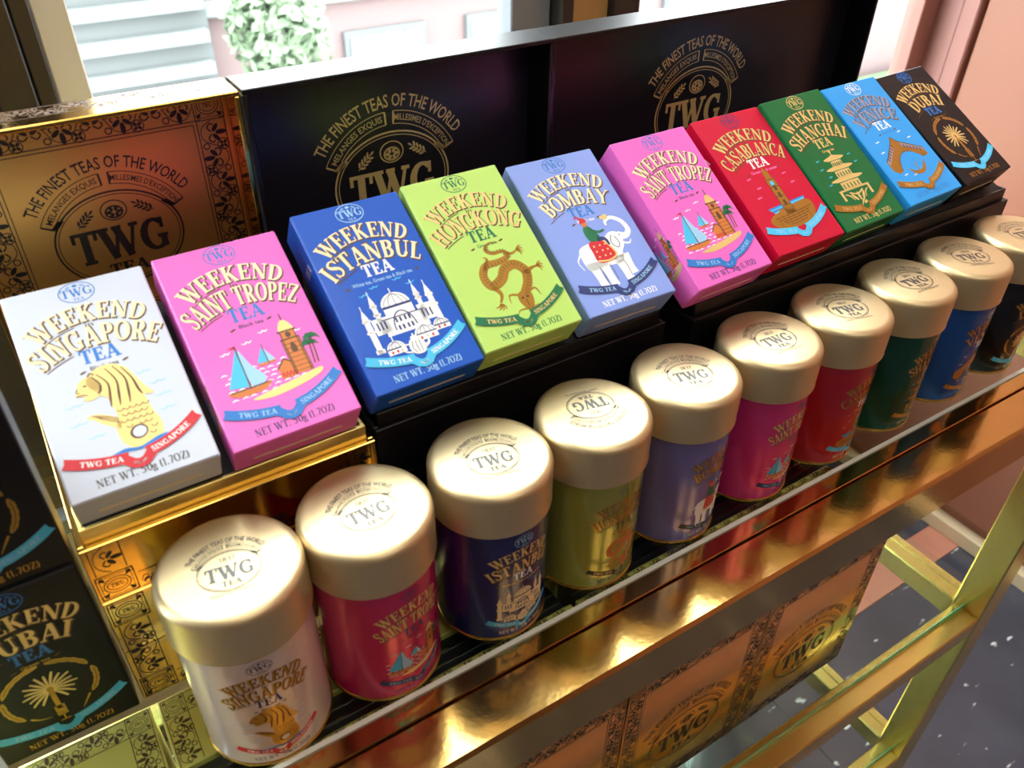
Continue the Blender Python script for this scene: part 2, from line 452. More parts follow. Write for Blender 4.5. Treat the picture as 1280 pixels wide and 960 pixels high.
def border_strip(g, m, x0, y0, x1, y1):
    """arabesque band between two rules; runs along its longer side"""
    w, h = x1 - x0, y1 - y0; horiz = w >= h
    Ln, a = (w, h) if horiz else (h, w)
    P = (lambda s, t: (x0 + s, y0 + t)) if horiz else (lambda s, t: (x0 + t, y0 + s))
    n = max(1, round(Ln / (a * .82))); u = Ln / n
    for t in (.05, .95): p, q = P(0, a * t), P(Ln, a * t); g.line(m, p[0], p[1], q[0], q[1], a * .035)
    for i in range(n):
        c = (i + .5) * u
        p = P(c, a * .5); ang = (0 if i % 2 else pi) + (0 if horiz else pi / 2)
        fleur(g, m, p[0], p[1], a * .95, ang)
        for e, sg in ((i * u, 1), ):
            t = a * (.22 if i % 2 else .78)
            p = P(e, t)
            if 0 < i:
                for k in range(4): g.ell(m, p[0] + .09 * a * cos(k * pi / 2 + .78), p[1] + .09 * a * sin(k * pi / 2 + .78), .075 * a, .055 * a, k * pi / 2 + .78, 7)
                g.ring(m, p[0], p[1], .19 * a, .19 * a, .035 * a, 12)
            q = P(e, a - t)
            if 0 < i: g.ring(m, q[0], q[1], .1 * a, .1 * a, .04 * a, 8)
        z = [P(c - .5 * u, a * .5), P(c - .28 * u, a * (.8 if i % 2 else .2)), P(c, a * (.88 if i % 2 else .12)), P(c + .28 * u, a * (.8 if i % 2 else .2)), P(c + .5 * u, a * .5)]
        g.stroke(m, catmull(z, 3), a * .03)
def medallion(g, m, x0, y0, x1, y1):
    w, h = x1 - x0, y1 - y0; cx, cy = (x0 + x1) / 2, (y0 + y1) / 2; e = min(w, h)
    for d, t in ((.03, .035), (.11, .02)):
        d *= e
        g.stroke(m, [(x0 + d, y0 + d), (x1 - d, y0 + d), (x1 - d, y1 - d), (x0 + d, y1 - d)], t * e * 1.2, True)
    g.ring(m, cx, cy, w * .34, h * .3, e * .03, 20); g.ring(m, cx, cy, w * .26, h * .2, e * .025, 18)
    put_text(g, 'TWG', m, cx, cy - h * .08, h * .17, w * .32)
    for sx in (-1, 1):
        for sy in (-1, 1):
            g.ell(m, cx + sx * w * .33, cy + sy * h * .31, e * .1, e * .045, sx * sy * .8, 8)
            g.ring(m, cx + sx * w * .38, cy + sy * h * .37, e * .09, e * .09, e * .025, 8)
def framed_panel(m, x0, y0, x1, y1, b):
    """border strips on four sides with medallions in the corners"""
    g = G()
    border_strip(g, m, x0 + b, y1 - b, x1 - b, y1); border_strip(g, m, x0 + b, y0, x1 - b, y0 + b)
    border_strip(g, m, x0, y0 + b, x0 + b, y1 - b); border_strip(g, m, x1 - b, y0 + b, x1, y1 - b)
    for cx in (x0, x1 - b):
        for cy in (y0, y1 - b): medallion(g, m, cx, cy, cx + b, cy + b)
    d = b + .12
    g.stroke(m, [(x0 + d, y0 + d), (x1 - d, y0 + d), (x1 - d, y1 - d), (x0 + d, y1 - d)], .07, True)
    return g

# ------------------------------------------------------------------ city pictures (unit square, y up)
def birds(g, m, spots, s=.12):
    for x, y in spots: g.curve(m, [(x - s, y + .02), (x - s * .4, y - .01), (x, y + .03), (x + s * .5, y), (x + s, y + .04)], [.012, .03, .03, .03, .012], 2)
def pic_lion(c):
    g = G(); F, D, K = c['gold'], c['line'], c['bg']
    birds(g, 'pale_blue_ink', [(.62, .62), (-.75, .3), (.8, .32), (-.78, -.1), (.82, .02), (-.55, -.45), (.8, -.3)], .17); g.up()
    body = [(-.12, .2), (-.1, 0), (-.12, -.22), (-.2, -.42), (-.16, -.75), (.05, -.95), (.32, -.98), (.55, -.8), (.6, -.5), (.52, -.2), (.5, .05), (.42, .3), (.2, .35)]
    g.blob(F, body); g.blob(F, [(-.12, -.18), (-.42, .02), (-.62, .0), (-.5, -.1), (-.3, -.3), (-.1, -.42)])
    g.up(); g.ell(D, .16, -.6, .17, .15, .4, 14); g.up(); g.ell(K, .17, -.6, .13, .115, .4, 14)
    for r in range(6):                        # scales
        for k in range(5):
            x, y = -.02 + .12 * k + (.06 if r % 2 else 0), -.02 - .13 * r
            if (x - .17) ** 2 + (y + .6) ** 2 > .04 and x < .5: g.ring(D, x, y, .055, .05, .018, 5, pi, 2 * pi)
    for k in range(3): g.curve(D, [(-.1, -.2 - .05 * k), (-.3, -.08 - .04 * k), (-.52 + .05 * k, .0 - .04 * k)], .018, 4)
    g.up(); mane = [(-.42, .72), (-.25, .95), (.05, 1.02), (.32, .88), (.45, .6), (.56, .32), (.66, .12), (.45, .14), (.3, .0), (.1, .08), (-.1, .02), (-.16, .3), (-.28, .42)]
    g.blob(F, mane); g.blob(F, [(-.36, .86), (-.55, .78), (-.62, .62), (-.66, .5), (-.52, .46), (-.56, .38), (-.42, .34), (-.25, .42), (-.2, .7)])
    g.up()
    for p in ([(-.2, .86), (-.06, .6), (-.1, .3), (-.14, .08)], [(-.02, .94), (.1, .62), (.06, .3), (.02, .06)], [(.12, .95), (.26, .62), (.24, .3), (.2, .06)], [(.26, .88), (.38, .58), (.42, .3), (.46, .16)], [(-.3, .84), (-.2, .66), (-.22, .5), (-.28, .44)]):
        g.curve(D, p, [.02, .035, .05, .02], 5)
    g.curve(D, [(-.66, .5), (-.54, .5), (-.46, .46)], .022, 3); g.ell(D, -.46, .68, .035, .022); g.curve(D, [(-.6, .66), (-.64, .58), (-.58, .56)], .02, 3)
    g.curve(D, [(-.36, .86), (-.3, .92), (-.24, .86)], .03, 3)
    g.up(); g.curve('blue_ink', [(-.6, -.98), (-.2, -.9), (.1, -.94), (.5, -.84), (.75, -.86)], [.02, .07, .06, .08, .02], 4)
    return g
def pic_riviera(c):
    g = G(); W = 'white_ink'
    for r in range(7):
        for k in range(9):
            x = -.92 + .2 * k + (.1 if r % 2 else 0) + random.uniform(-.03, .03); y = .02 - .1 * r
            if x > .75: continue
            g.curve(c['sea'], [(x - .07, y), (x, y + .025), (x + .07, y)], [.012, .035, .012], 2)
    birds(g, W, [(-.75, .48), (-.25, .6), (.15, .75), (.8, .55), (.6, .35)], .11)
    g.up(); g.blob('gold_light', [(-.6, -.66), (0, -.56), (.4, -.5), (.95, -.42), (.9, -.55), (.4, -.68), (-.2, -.74)], 4)
    g.up()                                     # large boat
    g.poly('cyan_ink', [(-.52, .55), (-.95, -.3), (-.56, -.36)]); g.blob('pale_blue_ink', [(-.5, .5), (-.36, .1), (-.16, -.28), (-.5, -.36)], 4)
    g.line('brown_ink', -.52, .62, -.54, -.42, .03); g.poly('red_ink', [(-.52, .62), (-.68, .58), (-.52, .54)])
    g.blob('orange_ink', [(-.98, -.38), (-.5, -.42), (-.1, -.36), (-.3, -.52), (-.85, -.52)], 4); g.up(); g.line('brown_ink', -.95, -.4, -.15, -.38, .03)
    g.poly('cyan_ink', [(-.02, .42), (-.22, .08), (0, .06)]); g.poly('pale_blue_ink', [(0, .4), (.16, .06), (.02, .06)]); g.line('brown_ink', -.0, .48, 0, .0, .02); g.line('orange_ink', -.2, .02, .16, .04, .05)
    T = c['tower']                             # church tower
    g.rect(T, .42, -.42, .8, .42); g.rect(T, .46, .42, .76, .62); g.blob('gold_light', [(.46, .62), (.5, .8), (.61, .9), (.72, .8), (.76, .62)], 4); g.line('brown_ink', .61, .88, .61, 1.05, .03)
    g.poly(T, [(.12, -.44), (.12, -.2), (.3, -.02), (.44, -.1), (.44, -.44)])
    g.up(); L = c['line']
    for k in range(7): g.line(L, .42, -.36 + .11 * k, .8, -.36 + .11 * k, .014)
    for x in (.42, .8, .46, .76): g.line(L, x, -.42, x, .42 if x in (.42, .8) else .62, .022)
    for y in (.42, .62): g.line(L, .4, y, .82, y, .035)
    g.blob(L, [(.55, .1), (.56, .26), (.61, .33), (.66, .26), (.67, .1)], 3); g.ell(L, .61, .52, .06, .07)
    g.line(L, .1, -.2, .3, 0, .03); g.line(L, .3, 0, .44, -.1, .03)
    for k in range(4): g.curve('red_ink', [(.14 + .08 * k, -.4), (.18 + .08 * k, -.3), (.2 + .08 * k, -.42)], .025, 3)
    for tx, ty in ((1.02, .3), (.94, .16)):    # palms
        g.curve('brown_ink', [(tx - .06, -.3), (tx - .02, 0), (tx, ty)], .03, 3)
        for k in range(7): a = pi * k / 6; g.curve(c['leaf'], [(tx, ty), (tx + .1 * cos(a), ty + .1 * sin(a) + .02), (tx + .2 * cos(a), ty + .16 * sin(a) - .06)], [.02, .05, .01], 3)
    return g
def pic_mosque(c):
    g = G(); F, D = c['gold'], c['line']
    birds(g, 'cyan_ink', [(-.6, .72), (.55, .72), (-.3, .85), (.3, .9)], .12)
    def minaret(x, y0, y1, w):
        g.rect(F, x - w * 1.5, y0, x + w * 1.5, y0 + .1); g.rect(F, x - w, y0, x + w, y1 - .25); g.rect(F, x - w * 1.5, y0 + (y1 - y0) * .45, x + w * 1.5, y0 + (y1 - y0) * .45 + .06)
        g.rect(F, x - w * 1.4, y1 - .34, x + w * 1.4, y1 - .28); g.poly(F, [(x - w * 1.1, y1 - .25), (x + w * 1.1, y1 - .25), (x, y1)])
        g.line(F, x, y1 - .02, x, y1 + .08, .02)
    def dome(x, y, r, h=1.0):
        g.poly(F, [(x + r * cos(pi * k / 12), y + r * h * sin(pi * k / 12)) for k in range(13)]); g.line(F, x, y + r * h - .02, x, y + r * h + .12, .025)
        g.up()
        for k in range(1, 6): a = pi * k / 6; g.curve(D, [(x + r * .95 * cos(a), y + .02), (x + r * .7 * cos(a), y + r * h * .55), (x, y + r * h * .95)], .012, 3)
        g.line(D, x - r, y + .02, x + r, y + .02, .03); g.l -= 1
    minaret(-.82, -.72, .42, .07); minaret(-.52, -.3, .72, .06); minaret(.84, -.5, .62, .07); minaret(.56, -.1, .72, .055)
    g.rect(F, -.5, -.4, .56, .02); g.rect(F, -.34, .0, .36, .3); g.rect(F, .42, -.28, .78, .14); g.rect(F, -.72, -.3, -.34, .1)
    dome(0, .28, .36, .95)
    g.up()
    g.line(D, -.34, .27, .36, .27, .03); g.line(D, -.5, .02, .56, .02, .025)
    g.ring(D, 0, -.3, .26, .44, .03, 12, 0, pi)
    for x in (-.16, -.06, .06, .16): g.rect(D, x - .025, -.12, x + .025, .0); g.rect(D, x - .025, -.32, x + .025, -.2)
    for x in (-.62, -.53, -.44, .5, .6, .7): g.rect(D, x - .02, -.2, x + .02, .0)
    g.up(); dome(-.46, -.72, .22, .9); dome(.34, -.58, .27, .85); dome(.78, -.5, .2, .9)
    for x, y, w in ((-.46, -.84, .22), (.34, -.72, .27), (.78, -.6, .2)):
        g.rect(F, x - w, y, x + w, y + .14)
    g.up()
    for x, y in ((-.58, -.78), (-.46, -.78), (-.34, -.78), (.2, -.66), (.34, -.66), (.48, -.66), (.7, -.54), (.84, -.54)): g.ell('red_ink' if c.get('tin') is None else D, x, y, .03, .04, 0, 7)
    g.up()                                     # teapot
    g.blob(F, [(-.1, -.62), (.12, -.64), (.22, -.8), (.14, -.98), (-.08, -.98), (-.18, -.82)], 5); g.curve(F, [(.16, -.86), (.3, -.8), (.34, -.64)], [.1, .06, .04], 4)
    g.curve(F, [(-.14, -.72), (-.32, -.7), (-.3, -.86), (-.12, -.92)], .035, 4); g.ell(F, .02, -.58, .09, .05); g.line(F, .02, -.6, .02, -.48, .035)
    g.up()
    for k in range(3): g.curve(D, [(-.06 + .08 * k, -.66), (-.1 + .1 * k, -.82), (-.05 + .07 * k, -.96)], .014, 3)
    return g
def pic_dragon(c):
    g = G(); F, D = c['gold'], c['line']
    path = [(.3, 1.0), (.05, 1.02), (-.12, .88), (.02, .74), (.3, .72), (.36, .56), (.05, .48), (-.32, .46), (-.5, .2), (-.42, -.08), (-.1, .02), (.12, .26), (.42, .3), (.6, .05), (.5, -.25), (.3, -.5), (.24, -.7)]
    w = [.02, .06, .09, .1, .1, .13, .17, .2, .22, .24, .26, .26, .26, .26, .24, .24, .2]
    g.curve(F, path, w, 6)
    g.curve(F, [(-.4, -.1), (-.3, -.35), (-.42, -.55)], [.14, .1, .05], 5); g.curve(F, [(.55, .0), (.78, .08), (.95, .1)], [.14, .09, .04], 5); g.curve(F, [(.28, .66), (.5, .6), (.66, .66)], [.1, .07, .03], 4); g.curve(F, [(-.4, .36), (-.2, .62), (-.28, .7)], [.1, .07, .02], 4)
    for x, y in ((-.42, -.58), (.95, .1), (.66, .66)):
        for k in range(4): a = -2.6 + .55 * k if x < 0 else -.9 + .55 * k; g.curve(F, [(x, y), (x + .12 * cos(a), y + .12 * sin(a)), (x + .19 * cos(a - .3), y + .19 * sin(a - .3))], [.05, .04, .01], 3)
    g.up(); g.blob(F, [(.12, -.45), (.4, -.42), (.44, -.66), (.34, -.9), (.24, -1.02), (.14, -.9), (.05, -.66)], 5)
    for sg in (-1, 1):
        g.curve(F, [(.24 + .12 * sg, -.5), (.24 + .36 * sg, -.44), (.24 + .42 * sg, -.66)], [.06, .05, .01], 4); g.curve(F, [(.24 + .08 * sg, -.9), (.24 + .3 * sg, -.88), (.24 + .4 * sg, -1.0)], [.04, .03, .01], 4)
    g.up(); sp = catmull(path, 4)
    for k in range(6, len(sp) - 3):
        x, y = sp[k]; a, b = sp[k - 1], sp[k + 1]; dx, dy = b[0] - a[0], b[1] - a[1]; l = sqrt(dx * dx + dy * dy) or 1
        g.line(D, x - dy / l * .08, y + dx / l * .08, x + dy / l * .02, y - dx / l * .02, .014)
    for sg in (-1, 1): g.ell(D, .24 + .07 * sg, -.6, .04, .028); g.ell(D, .24 + .04 * sg, -.9, .02, .02)
    g.line(D, .24, -.64, .24, -.84, .02)
    return g
def pic_elephant(c):
    g = G(); W, D = 'white_ink', c['line']
    g.blob(W, [(-.72, -.1), (-.66, .22), (-.35, .34), (.1, .34), (.4, .5), (.62, .48), (.72, .3), (.66, .05), (.52, -.12), (.44, -.35), (.3, -.42), (-.1, -.4), (-.45, -.42), (-.66, -.4)], 5)
    for x, y0 in ((-.5, -.95), (-.2, -.98), (.3, -.92), (.5, -.8)): g.curve(W, [(x - .02, -.2), (x, -.6), (x + .02, y0)], [.34, .22, .24], 4)
    g.up()
    g.curve(W, [(.64, .35), (.86, .3), (1.02, .45), (.95, .75), (.7, .92), (.5, .84), (.48, .72)], [.26, .18, .15, .13, .11, .08, .05], 5)
    g.curve(W, [(.66, .12), (.84, .06), (.95, .16)], [.07, .05, .01], 4); g.curve(W, [(-.7, .1), (-.86, -.1), (-.8, -.35)], [.05, .03, .02], 4)
    g.blob('gold_light', [(.44, .92), (.6, .9), (.66, 1.0), (.58, 1.06), (.5, 1.02), (.42, 1.04)], 3)
    g.up(); g.curve(D, [(.44, .42), (.34, .2), (.46, .02), (.56, .14), (.52, .36)], .022, 4); g.ell(D, .68, .36, .025, .02)
    for x in (-.36, -.04, .4): g.curve(D, [(x, -.36), (x + .02, -.6), (x, -.85)], .016, 3)
    g.blob('red_ink', [(-.28, .36), (.12, .36), (.26, .1), (.3, -.2), (.02, -.3), (-.3, -.24), (-.32, .05)], 4); g.up()
    g.stroke('gold_light', catmull([(-.3, -.2), (.0, -.26), (.3, -.16), (.26, .1), (.14, .34)], 4), .05)
    for x in (-.2, -.02, .14):
        for y in (-.1, .06, .22): g.ell('gold_light', x, y, .03, .03, 0, 6)
    g.up(); g.blob('green_ink', [(-.2, .38), (.0, .36), (.12, .44), (.04, .7), (-.06, .84), (-.22, .8), (-.26, .58)], 4); g.curve('green_ink', [(-.06, .72), (.14, .6), (.34, .62)], [.1, .08, .06], 3)
    g.curve('navy_ink', [(.0, .4), (.22, .36), (.26, .16)], [.14, .1, .06], 3)
    g.ell('orange_ink', -.12, .92, .08, .1); g.up(); g.blob('red_ink', [(-.24, .96), (-.12, 1.12), (.0, 1.0), (-.1, .96)], 3); g.curve('red_ink', [(-.16, 1.06), (-.24, 1.18), (-.32, 1.1)], [.06, .05, .02], 3)
    return g
def pic_minaret(c):
    g = G(); F, D = c['gold'], c['line']
    birds(g, 'pink_ink', [(-.7, .85), (-.55, .5), (.65, .75), (.75, .4), (-.75, .2), (.5, 1.0)], .09)
    for k in range(4): g.line('cyan_ink' if k % 2 else 'blue_ink', -.72 + .04 * k, -.22 - .05 * k, .78 - .02 * k, -.12 - .05 * k, .05)
    g.up(); g.blob(F, [(-.85, -.5), (-.4, -.36), (.2, -.26), (.8, -.22), (.92, -.5), (.7, -.82), (.1, -.96), (-.5, -.92), (-.86, -.75)], 5)
    g.up(); g.rect(F, -.17, -.5, .17, .72); g.rect(F, -.11, .72, .11, .95); g.poly(F, [(-.09, .95), (.09, .95), (0, 1.14)]); g.rect(F, -.4, -.52, .4, -.3)
    g.up()
    for y in (.68, .42, .1, -.22): g.line(D, -.17, y, .17, y, .02)
    for x in (-.17, .17): g.line(D, x, -.5, x, .72, .018)
    g.ell('cyan_ink', 0, .54, .07, .09); 
    for k in range(3): g.rect(D, -.05, -.14 + .26 * k - .08, .05, -.02 + .26 * k - .02)
    for k in range(5): g.curve(D, [(-.7 + .1 * k, -.56 - .07 * k), (0, -.52 - .08 * k), (.8 - .1 * k, -.44 - .09 * k)], .016, 4)
    for k in range(7): g.line(D, -.6 + .2 * k, -.5, -.6 + .2 * k, -.8, .012)
    return g
def pic_pagoda(c):
    g = G(); F, D = c['gold'], c['line']
    birds(g, c['sea'], [(-.7, .75), (-.75, .45), (-.6, .15), (.7, .7), (.78, .4), (-.8, -.1)], .08)
    for k, (y, w, h) in enumerate(((.62, .32, .2), (.28, .46, .24), (-.12, .58, .28))):
        g.rect(F, -w * .72, y - h, w * .72, y); g.poly(F, catmull([(-w - .14, y + .1), (-w * .7, y + .02), (0, y), (w * .7, y + .02), (w + .14, y + .1), (w * .5, y + .18), (0, y + .22), (-w * .5, y + .18)], 4, True))
        g.up()
        g.line(D, -w, y + .02, w, y + .02, .02)
        for j in range(5): g.rect(D, -w * .55 + j * w * .27 - .025, y - h * .8, -w * .55 + j * w * .27 + .025, y - h * .25)
        g.l -= 1
    g.line(F, 0, .8, 0, 1.02, .04); g.ell(F, 0, .96, .05, .05)
    for x in (-.62, .62): g.rect(F, x - .05, -.72, x + .05, -.36)
    g.rect(F, -.68, -.42, .68, -.36)
    g.curve(F, [(-.3, -.5), (0, -.6), (.3, -.5)], .05, 4)
    for x, r in ((-.2, .6), (.2, -.6), (0, 0)): g.ell(F, x, -.68, .05, .16, r, 8)
    g.curve(F, [(.16, -.78), (0, -.88), (-.1, -1.0)], [.06, .05, .02], 3); g.ell(F, .1, -.92, .09, .05, .4, 8)
    for sg in (-1, 1): g.curve(F, [(.5 * sg, -.52), (.36 * sg, -.6), (.26 * sg, -.78)], [.04, .05, .02], 3)
    return g
def pic_bridge(c):
    g = G(); F, D = c['gold'], c['line']
    birds(g, 'white_ink', [(-.75, .75), (.5, .9), (.75, .6), (-.6, -.6), (-.2, -.7), (-.85, .35)], .1)
    outer = [(-1.0, -.35), (-1.0, .0), (-.25, .6), (-.1, .82), (.08, .6), (1.0, .12), (1.0, -.16), (.72, -.2)]
    inner = [(.62, -.08), (.35, .12), (.05, .18), (-.25, .08), (-.48, -.16), (-.6, -.45), (-.8, -.5)]
    g.poly(F, outer + inner); g.up()
    g.poly(c['stone'], [(-.96, .0), (-.26, .54), (-.3, .38), (-.92, -.12)]); g.poly(c['stone'], [(.12, .54), (.96, .12), (.94, .0), (.14, .36)]); g.up()
    for k in range(6): x = -.86 + .11 * k; g.rect(D, x, -.0 + .085 * k, x + .05, .1 + .085 * k)
    for k in range(6): x = .2 + .12 * k; g.rect(D, x, .3 - .056 * k, x + .05, .42 - .056 * k)
    g.curve(D, inner[1:-1], .03, 4); g.stroke(D, [(-1, 0), (-.25, .6), (-.1, .82), (.08, .6), (1, .12)], .03)
    g.curve(c['stone'], inner[1:-1], .012, 4)
    g.curve(F, [(-.3, -.42), (-.1, -.62), (.25, -.64), (.5, -.44), (.52, -.3)], [.02, .12, .14, .1, .03], 5)
    g.curve(F, [(.1, -.6), (.14, -.4), (.12, -.28)], .05, 3)
    return g
def pic_island(c):
    g = G(); F, D = c['gold'], c['bg']
    for k in range(17):
        a = radians(-58 + 296 * k / 16); r = .46 + .06 * (k % 2)
        g.curve(c['frond'], [(.06 * cos(a), .12 + .06 * sin(a)), (r * .6 * cos(a), .12 + r * .6 * sin(a) + .02), (r * cos(a), .12 + r * sin(a))], [.03, .055, .04], 3)
    g.up(); g.rect(F, -.05, -.55, .05, .2); g.rect(F, -.1, -.78, .1, -.45); g.line(F, 0, -.7, 0, -.95, .03); g.line(F, -.1, -.95, .1, -.95, .03)
    g.up()
    for k in range(5): g.line(D, -.1, -.5 - .06 * k, .1, -.5 - .06 * k, .012)
    for a0, a1 in ((-40, 15), (22, 82), (90, 158), (165, 222)):
        n = 10; pts = [(.86 * cos(radians(a0 + (a1 - a0) * k / n)), .08 + .84 * sin(radians(a0 + (a1 - a0) * k / n))) for k in range(n + 1)]
        g.stroke(F, pts, [.04] + [.1 + .03 * (k % 2) for k in range(n - 1)] + [.04])
        g.up(); g.stroke(D, pts[1:-1], .014); g.l -= 1
    g.curve(F, [(.6, -.5), (.46, -.72), (.38, -.85)], [.05, .03, .01], 3); g.curve(F, [(-.56, -.52), (-.4, -.66), (-.2, -.72)], [.05, .03, .01], 3)
    return g
def ribbon(c, w=.34, dip=.34, words=True):
    """curved banner in unit width with writing"""
    g = G(); m, t = c['rib'], c['ribt']
    def P(x): return (x, dip * (x * x) * (1 if x > 0 else .62))
    def F(x, y):
        a, b = P(x - .02), P(x + .02); l = sqrt((b[0] - a[0]) ** 2 + (b[1] - a[1]) ** 2); p = P(x)
        return (p[0] - (b[1] - a[1]) / l * y, p[1] + (b[0] - a[0]) / l * y)
    for x0, x1 in ((-.95, -.14), (.14, .95)):
        g.stroke(m, [P(x0 + (x1 - x0) * k / 10) for k in range(11)], w * .56)
    h = w * .28
    for sg in (-1, 1): a, b, d = F(sg * .95, h), F(sg * .95, -h), F(sg * 1.06, 0); e, f = F(sg * 1.08, h), F(sg * 1.08, -h * .9); g.poly(m, [a, e, d, f, b] if sg > 0 else [b, f, d, e, a])
    g.up(); g.stroke(m, [(-.2, -.02), (-.1, -.12), (0, -.15), (.1, -.12), (.2, -.02)], w * .5)
    for sg in (-1, 1): g.ell(t, .055 * sg, -.13, .06, .022, .6 * sg, 8)
    if words:
        put_text(g, 'TWG TEA', t, -.54, -w * .14, w * .28, .62, 'serif', F)
        put_text(g, 'SINGAPORE', t, .55, -w * .14, w * .28, .68, 'serif', F)
    return g

INK = dict(line='brown_ink', sea='white_ink', leaf='green_ink', tower='orange_ink', stone='silver_ink', frond='gold_light')
#            card colour, gold of picture, letters fill, letters shade, tea, net, emblem, ribbon, ribbon text, picture, flavour
def D(**k): q = dict(INK); q.update(k); return q
DES = {
 'singapore': D(bg='card_white', name='SINGAPORE', gold='gold_light', fill='gold_cream', shade='brown_ink', tea='blue_ink', net='grey_ink', logo='blue_ink', rib='red_ink', ribt='white_ink', pic=pic_lion, fl='Black tea', k=(.86, 1.36)),
 'tropez': D(bg='card_pink', name='SAINT TROPEZ', gold='gold_light', fill='gold_cream', shade='brown_ink', tea='blue_ink', net='navy_ink', logo='blue_ink', rib='blue_ink', ribt='pale_blue_ink', pic=pic_riviera, fl='Black tea', k=(1.25, 1.3)),
 'istanbul': D(bg='card_blue', name='ISTANBUL', gold='white_ink', line='navy_ink', fill='gold_cream', shade='brown_ink', tea='white_ink', net='pale_blue_ink', logo='pale_blue_ink', rib='cyan_ink', ribt='white_ink', pic=pic_mosque, fl='White tea, Green tea & Black tea', k=(1.18, 1.36)),
 'hongkong': D(bg='card_lime', name='HONGKONG', gold='gold_print', fill='gold_light', shade='brown_ink', tea='green_ink', net='green_ink', logo='green_ink', rib='green_ink', ribt='gold_light', pic=pic_dragon, fl='Green tea', k=(1.1, 1.3)),
 'bombay': D(bg='card_lavender', name='BOMBAY', gold='gold_light', fill='gold_cream', shade='brown_ink', tea='blue_ink', net='white_ink', logo='blue_ink', rib='navy_ink', ribt='pale_blue_ink', pic=pic_elephant, fl='Black tea', k=(1.1, 1.25)),
 'casablanca': D(bg='card_red', name='CASABLANCA', gold='gold_print', fill='gold_light', shade='brown_ink', tea='white_ink', net='red_ink', logo='navy_ink', rib='cyan_ink', ribt='pale_blue_ink', pic=pic_minaret, fl='Green tea & mint', k=(1.2, 1.35)),
 'shanghai': D(bg='card_green', name='SHANGHAI', gold='gold_light', line='green_ink', sea='cyan_ink', fill='gold_light', shade='brown_ink', tea='gold_light', net='gold_light', logo='gold_light', rib='gold_print', ribt='gold_light', pic=pic_pagoda, fl='Green tea', k=(1.2, 1.35)),
 'venice': D(bg='card_sky', name='VENICE', gold='gold_print', fill='silver_ink', shade='brown_ink', tea='white_ink', net='blue_ink', logo='white_ink', rib='gold_print', ribt='gold_light', pic=pic_bridge, fl='Black tea', k=(1.2, 1.3)),
 'dubai': D(bg='card_black', name='DUBAI', gold='gold_print', line='dark_ink', fill='gold_light', shade='brown_ink', tea='blue_ink', net='gold_print', logo='blue_ink', rib='cyan_ink', ribt='pale_blue_ink', pic=pic_island, fl='Green tea', k=(1.15, 1.2)),
}
mat('card_white', (206, 212, 224), 0.36, coat=0.1, spec=0.35)
mat('card_pink', (238, 110, 196), 0.36, coat=0.1, spec=0.35)
mat('card_blue', (28, 88, 190), 0.36, coat=0.1, spec=0.35)
mat('card_lime', (188, 222, 112), 0.36, coat=0.1, spec=0.35)
mat('card_lavender', (138, 160, 226), 0.36, coat=0.1, spec=0.35)
mat('card_red', (204, 12, 54), 0.36, coat=0.1, spec=0.35)
mat('card_green', (0, 104, 54), 0.36, coat=0.1, spec=0.35)
mat('card_sky', (44, 156, 232), 0.36, coat=0.1, spec=0.35)
mat('card_black', (13, 12, 16), 0.45, spec=0.3)

def print_parts(c, hw, tea_only=False, simple=False):
    """drawings for one pack: origin top centre of the face, v downwards is negative; hw = half width"""
    out = {}
    W = hw * 2
    g = G(); g.put(small_emblem(c['logo']), sc=.125 * W, dy=-.105 * W); out['brand_emblem'] = g
    g = G(); f1 = arcfn(0, -.975 * W, .60 * W); f2 = arcfn(0, -1.315 * W, .72 * W)
    for m, gr, dx, dy in ((c['shade'], .03, .008, -.008), (c['fill'], .0, 0, 0)):
        put_text(g, 'WEEKEND', m, dx * W, dy * W, .15 * W, .76 * W, 'serif', f1, gr)
        put_text(g, c['name'], m, dx * W, dy * W, .17 * W, min(.84, .115 * len(c['name'])) * W, 'serif', f2, gr)
        g.up()
    put_text(g, 'in', c['shade'], 0, -.428 * W, .04 * W, .06 * W, 'sans')
    g.stroke(c['shade'], [((.575 * sin(a)) * W, (-.975 + .575 * cos(a)) * W) for a in [(-.62 + .04 * k) for k in list(range(12)) ]], .008 * W)
    g.stroke(c['shade'], [((.69 * sin(a)) * W, (-1.315 + .69 * cos(a)) * W) for a in [(-.56 + .035 * k) for k in list(range(10))]], .008 * W)
    out['title_lettering'] = g
    g = G(); put_text(g, 'TEA', c['tea'], 0, -.735 * W, .115 * W, .27 * W, 'serif', None, .012)
    put_text(g, c['fl'], c['net'] if c['net'] != 'red_ink' else 'pink_ink', 0, -.80 * W, .036 * W, min(.55, .022 * len(c['fl'])) * W, 'sans')
    for sg in (-1, 1): e = .05 + .5 * min(.55, .022 * len(c['fl'])); g.ell(c['shade'], sg * e * W, (-.79 + .01 * sg) * W, .026 * W, .009 * W, .3, 8)
    out['tea_lettering'] = g
    g = G(); g.put(c['pic'](c), sc=.37 * W, dy=-1.16 * W); out['illustration'] = g
    g = G(); g.put(ribbon(c), sc=.43 * W, dy=-1.555 * W); out['ribbon_banner'] = g
    g = G(); put_text(g, 'NET WT. 50g (1.7OZ)', c['net'], 0, -1.70 * W, .062 * W, .62 * W); out['weight_lettering'] = g
    return out

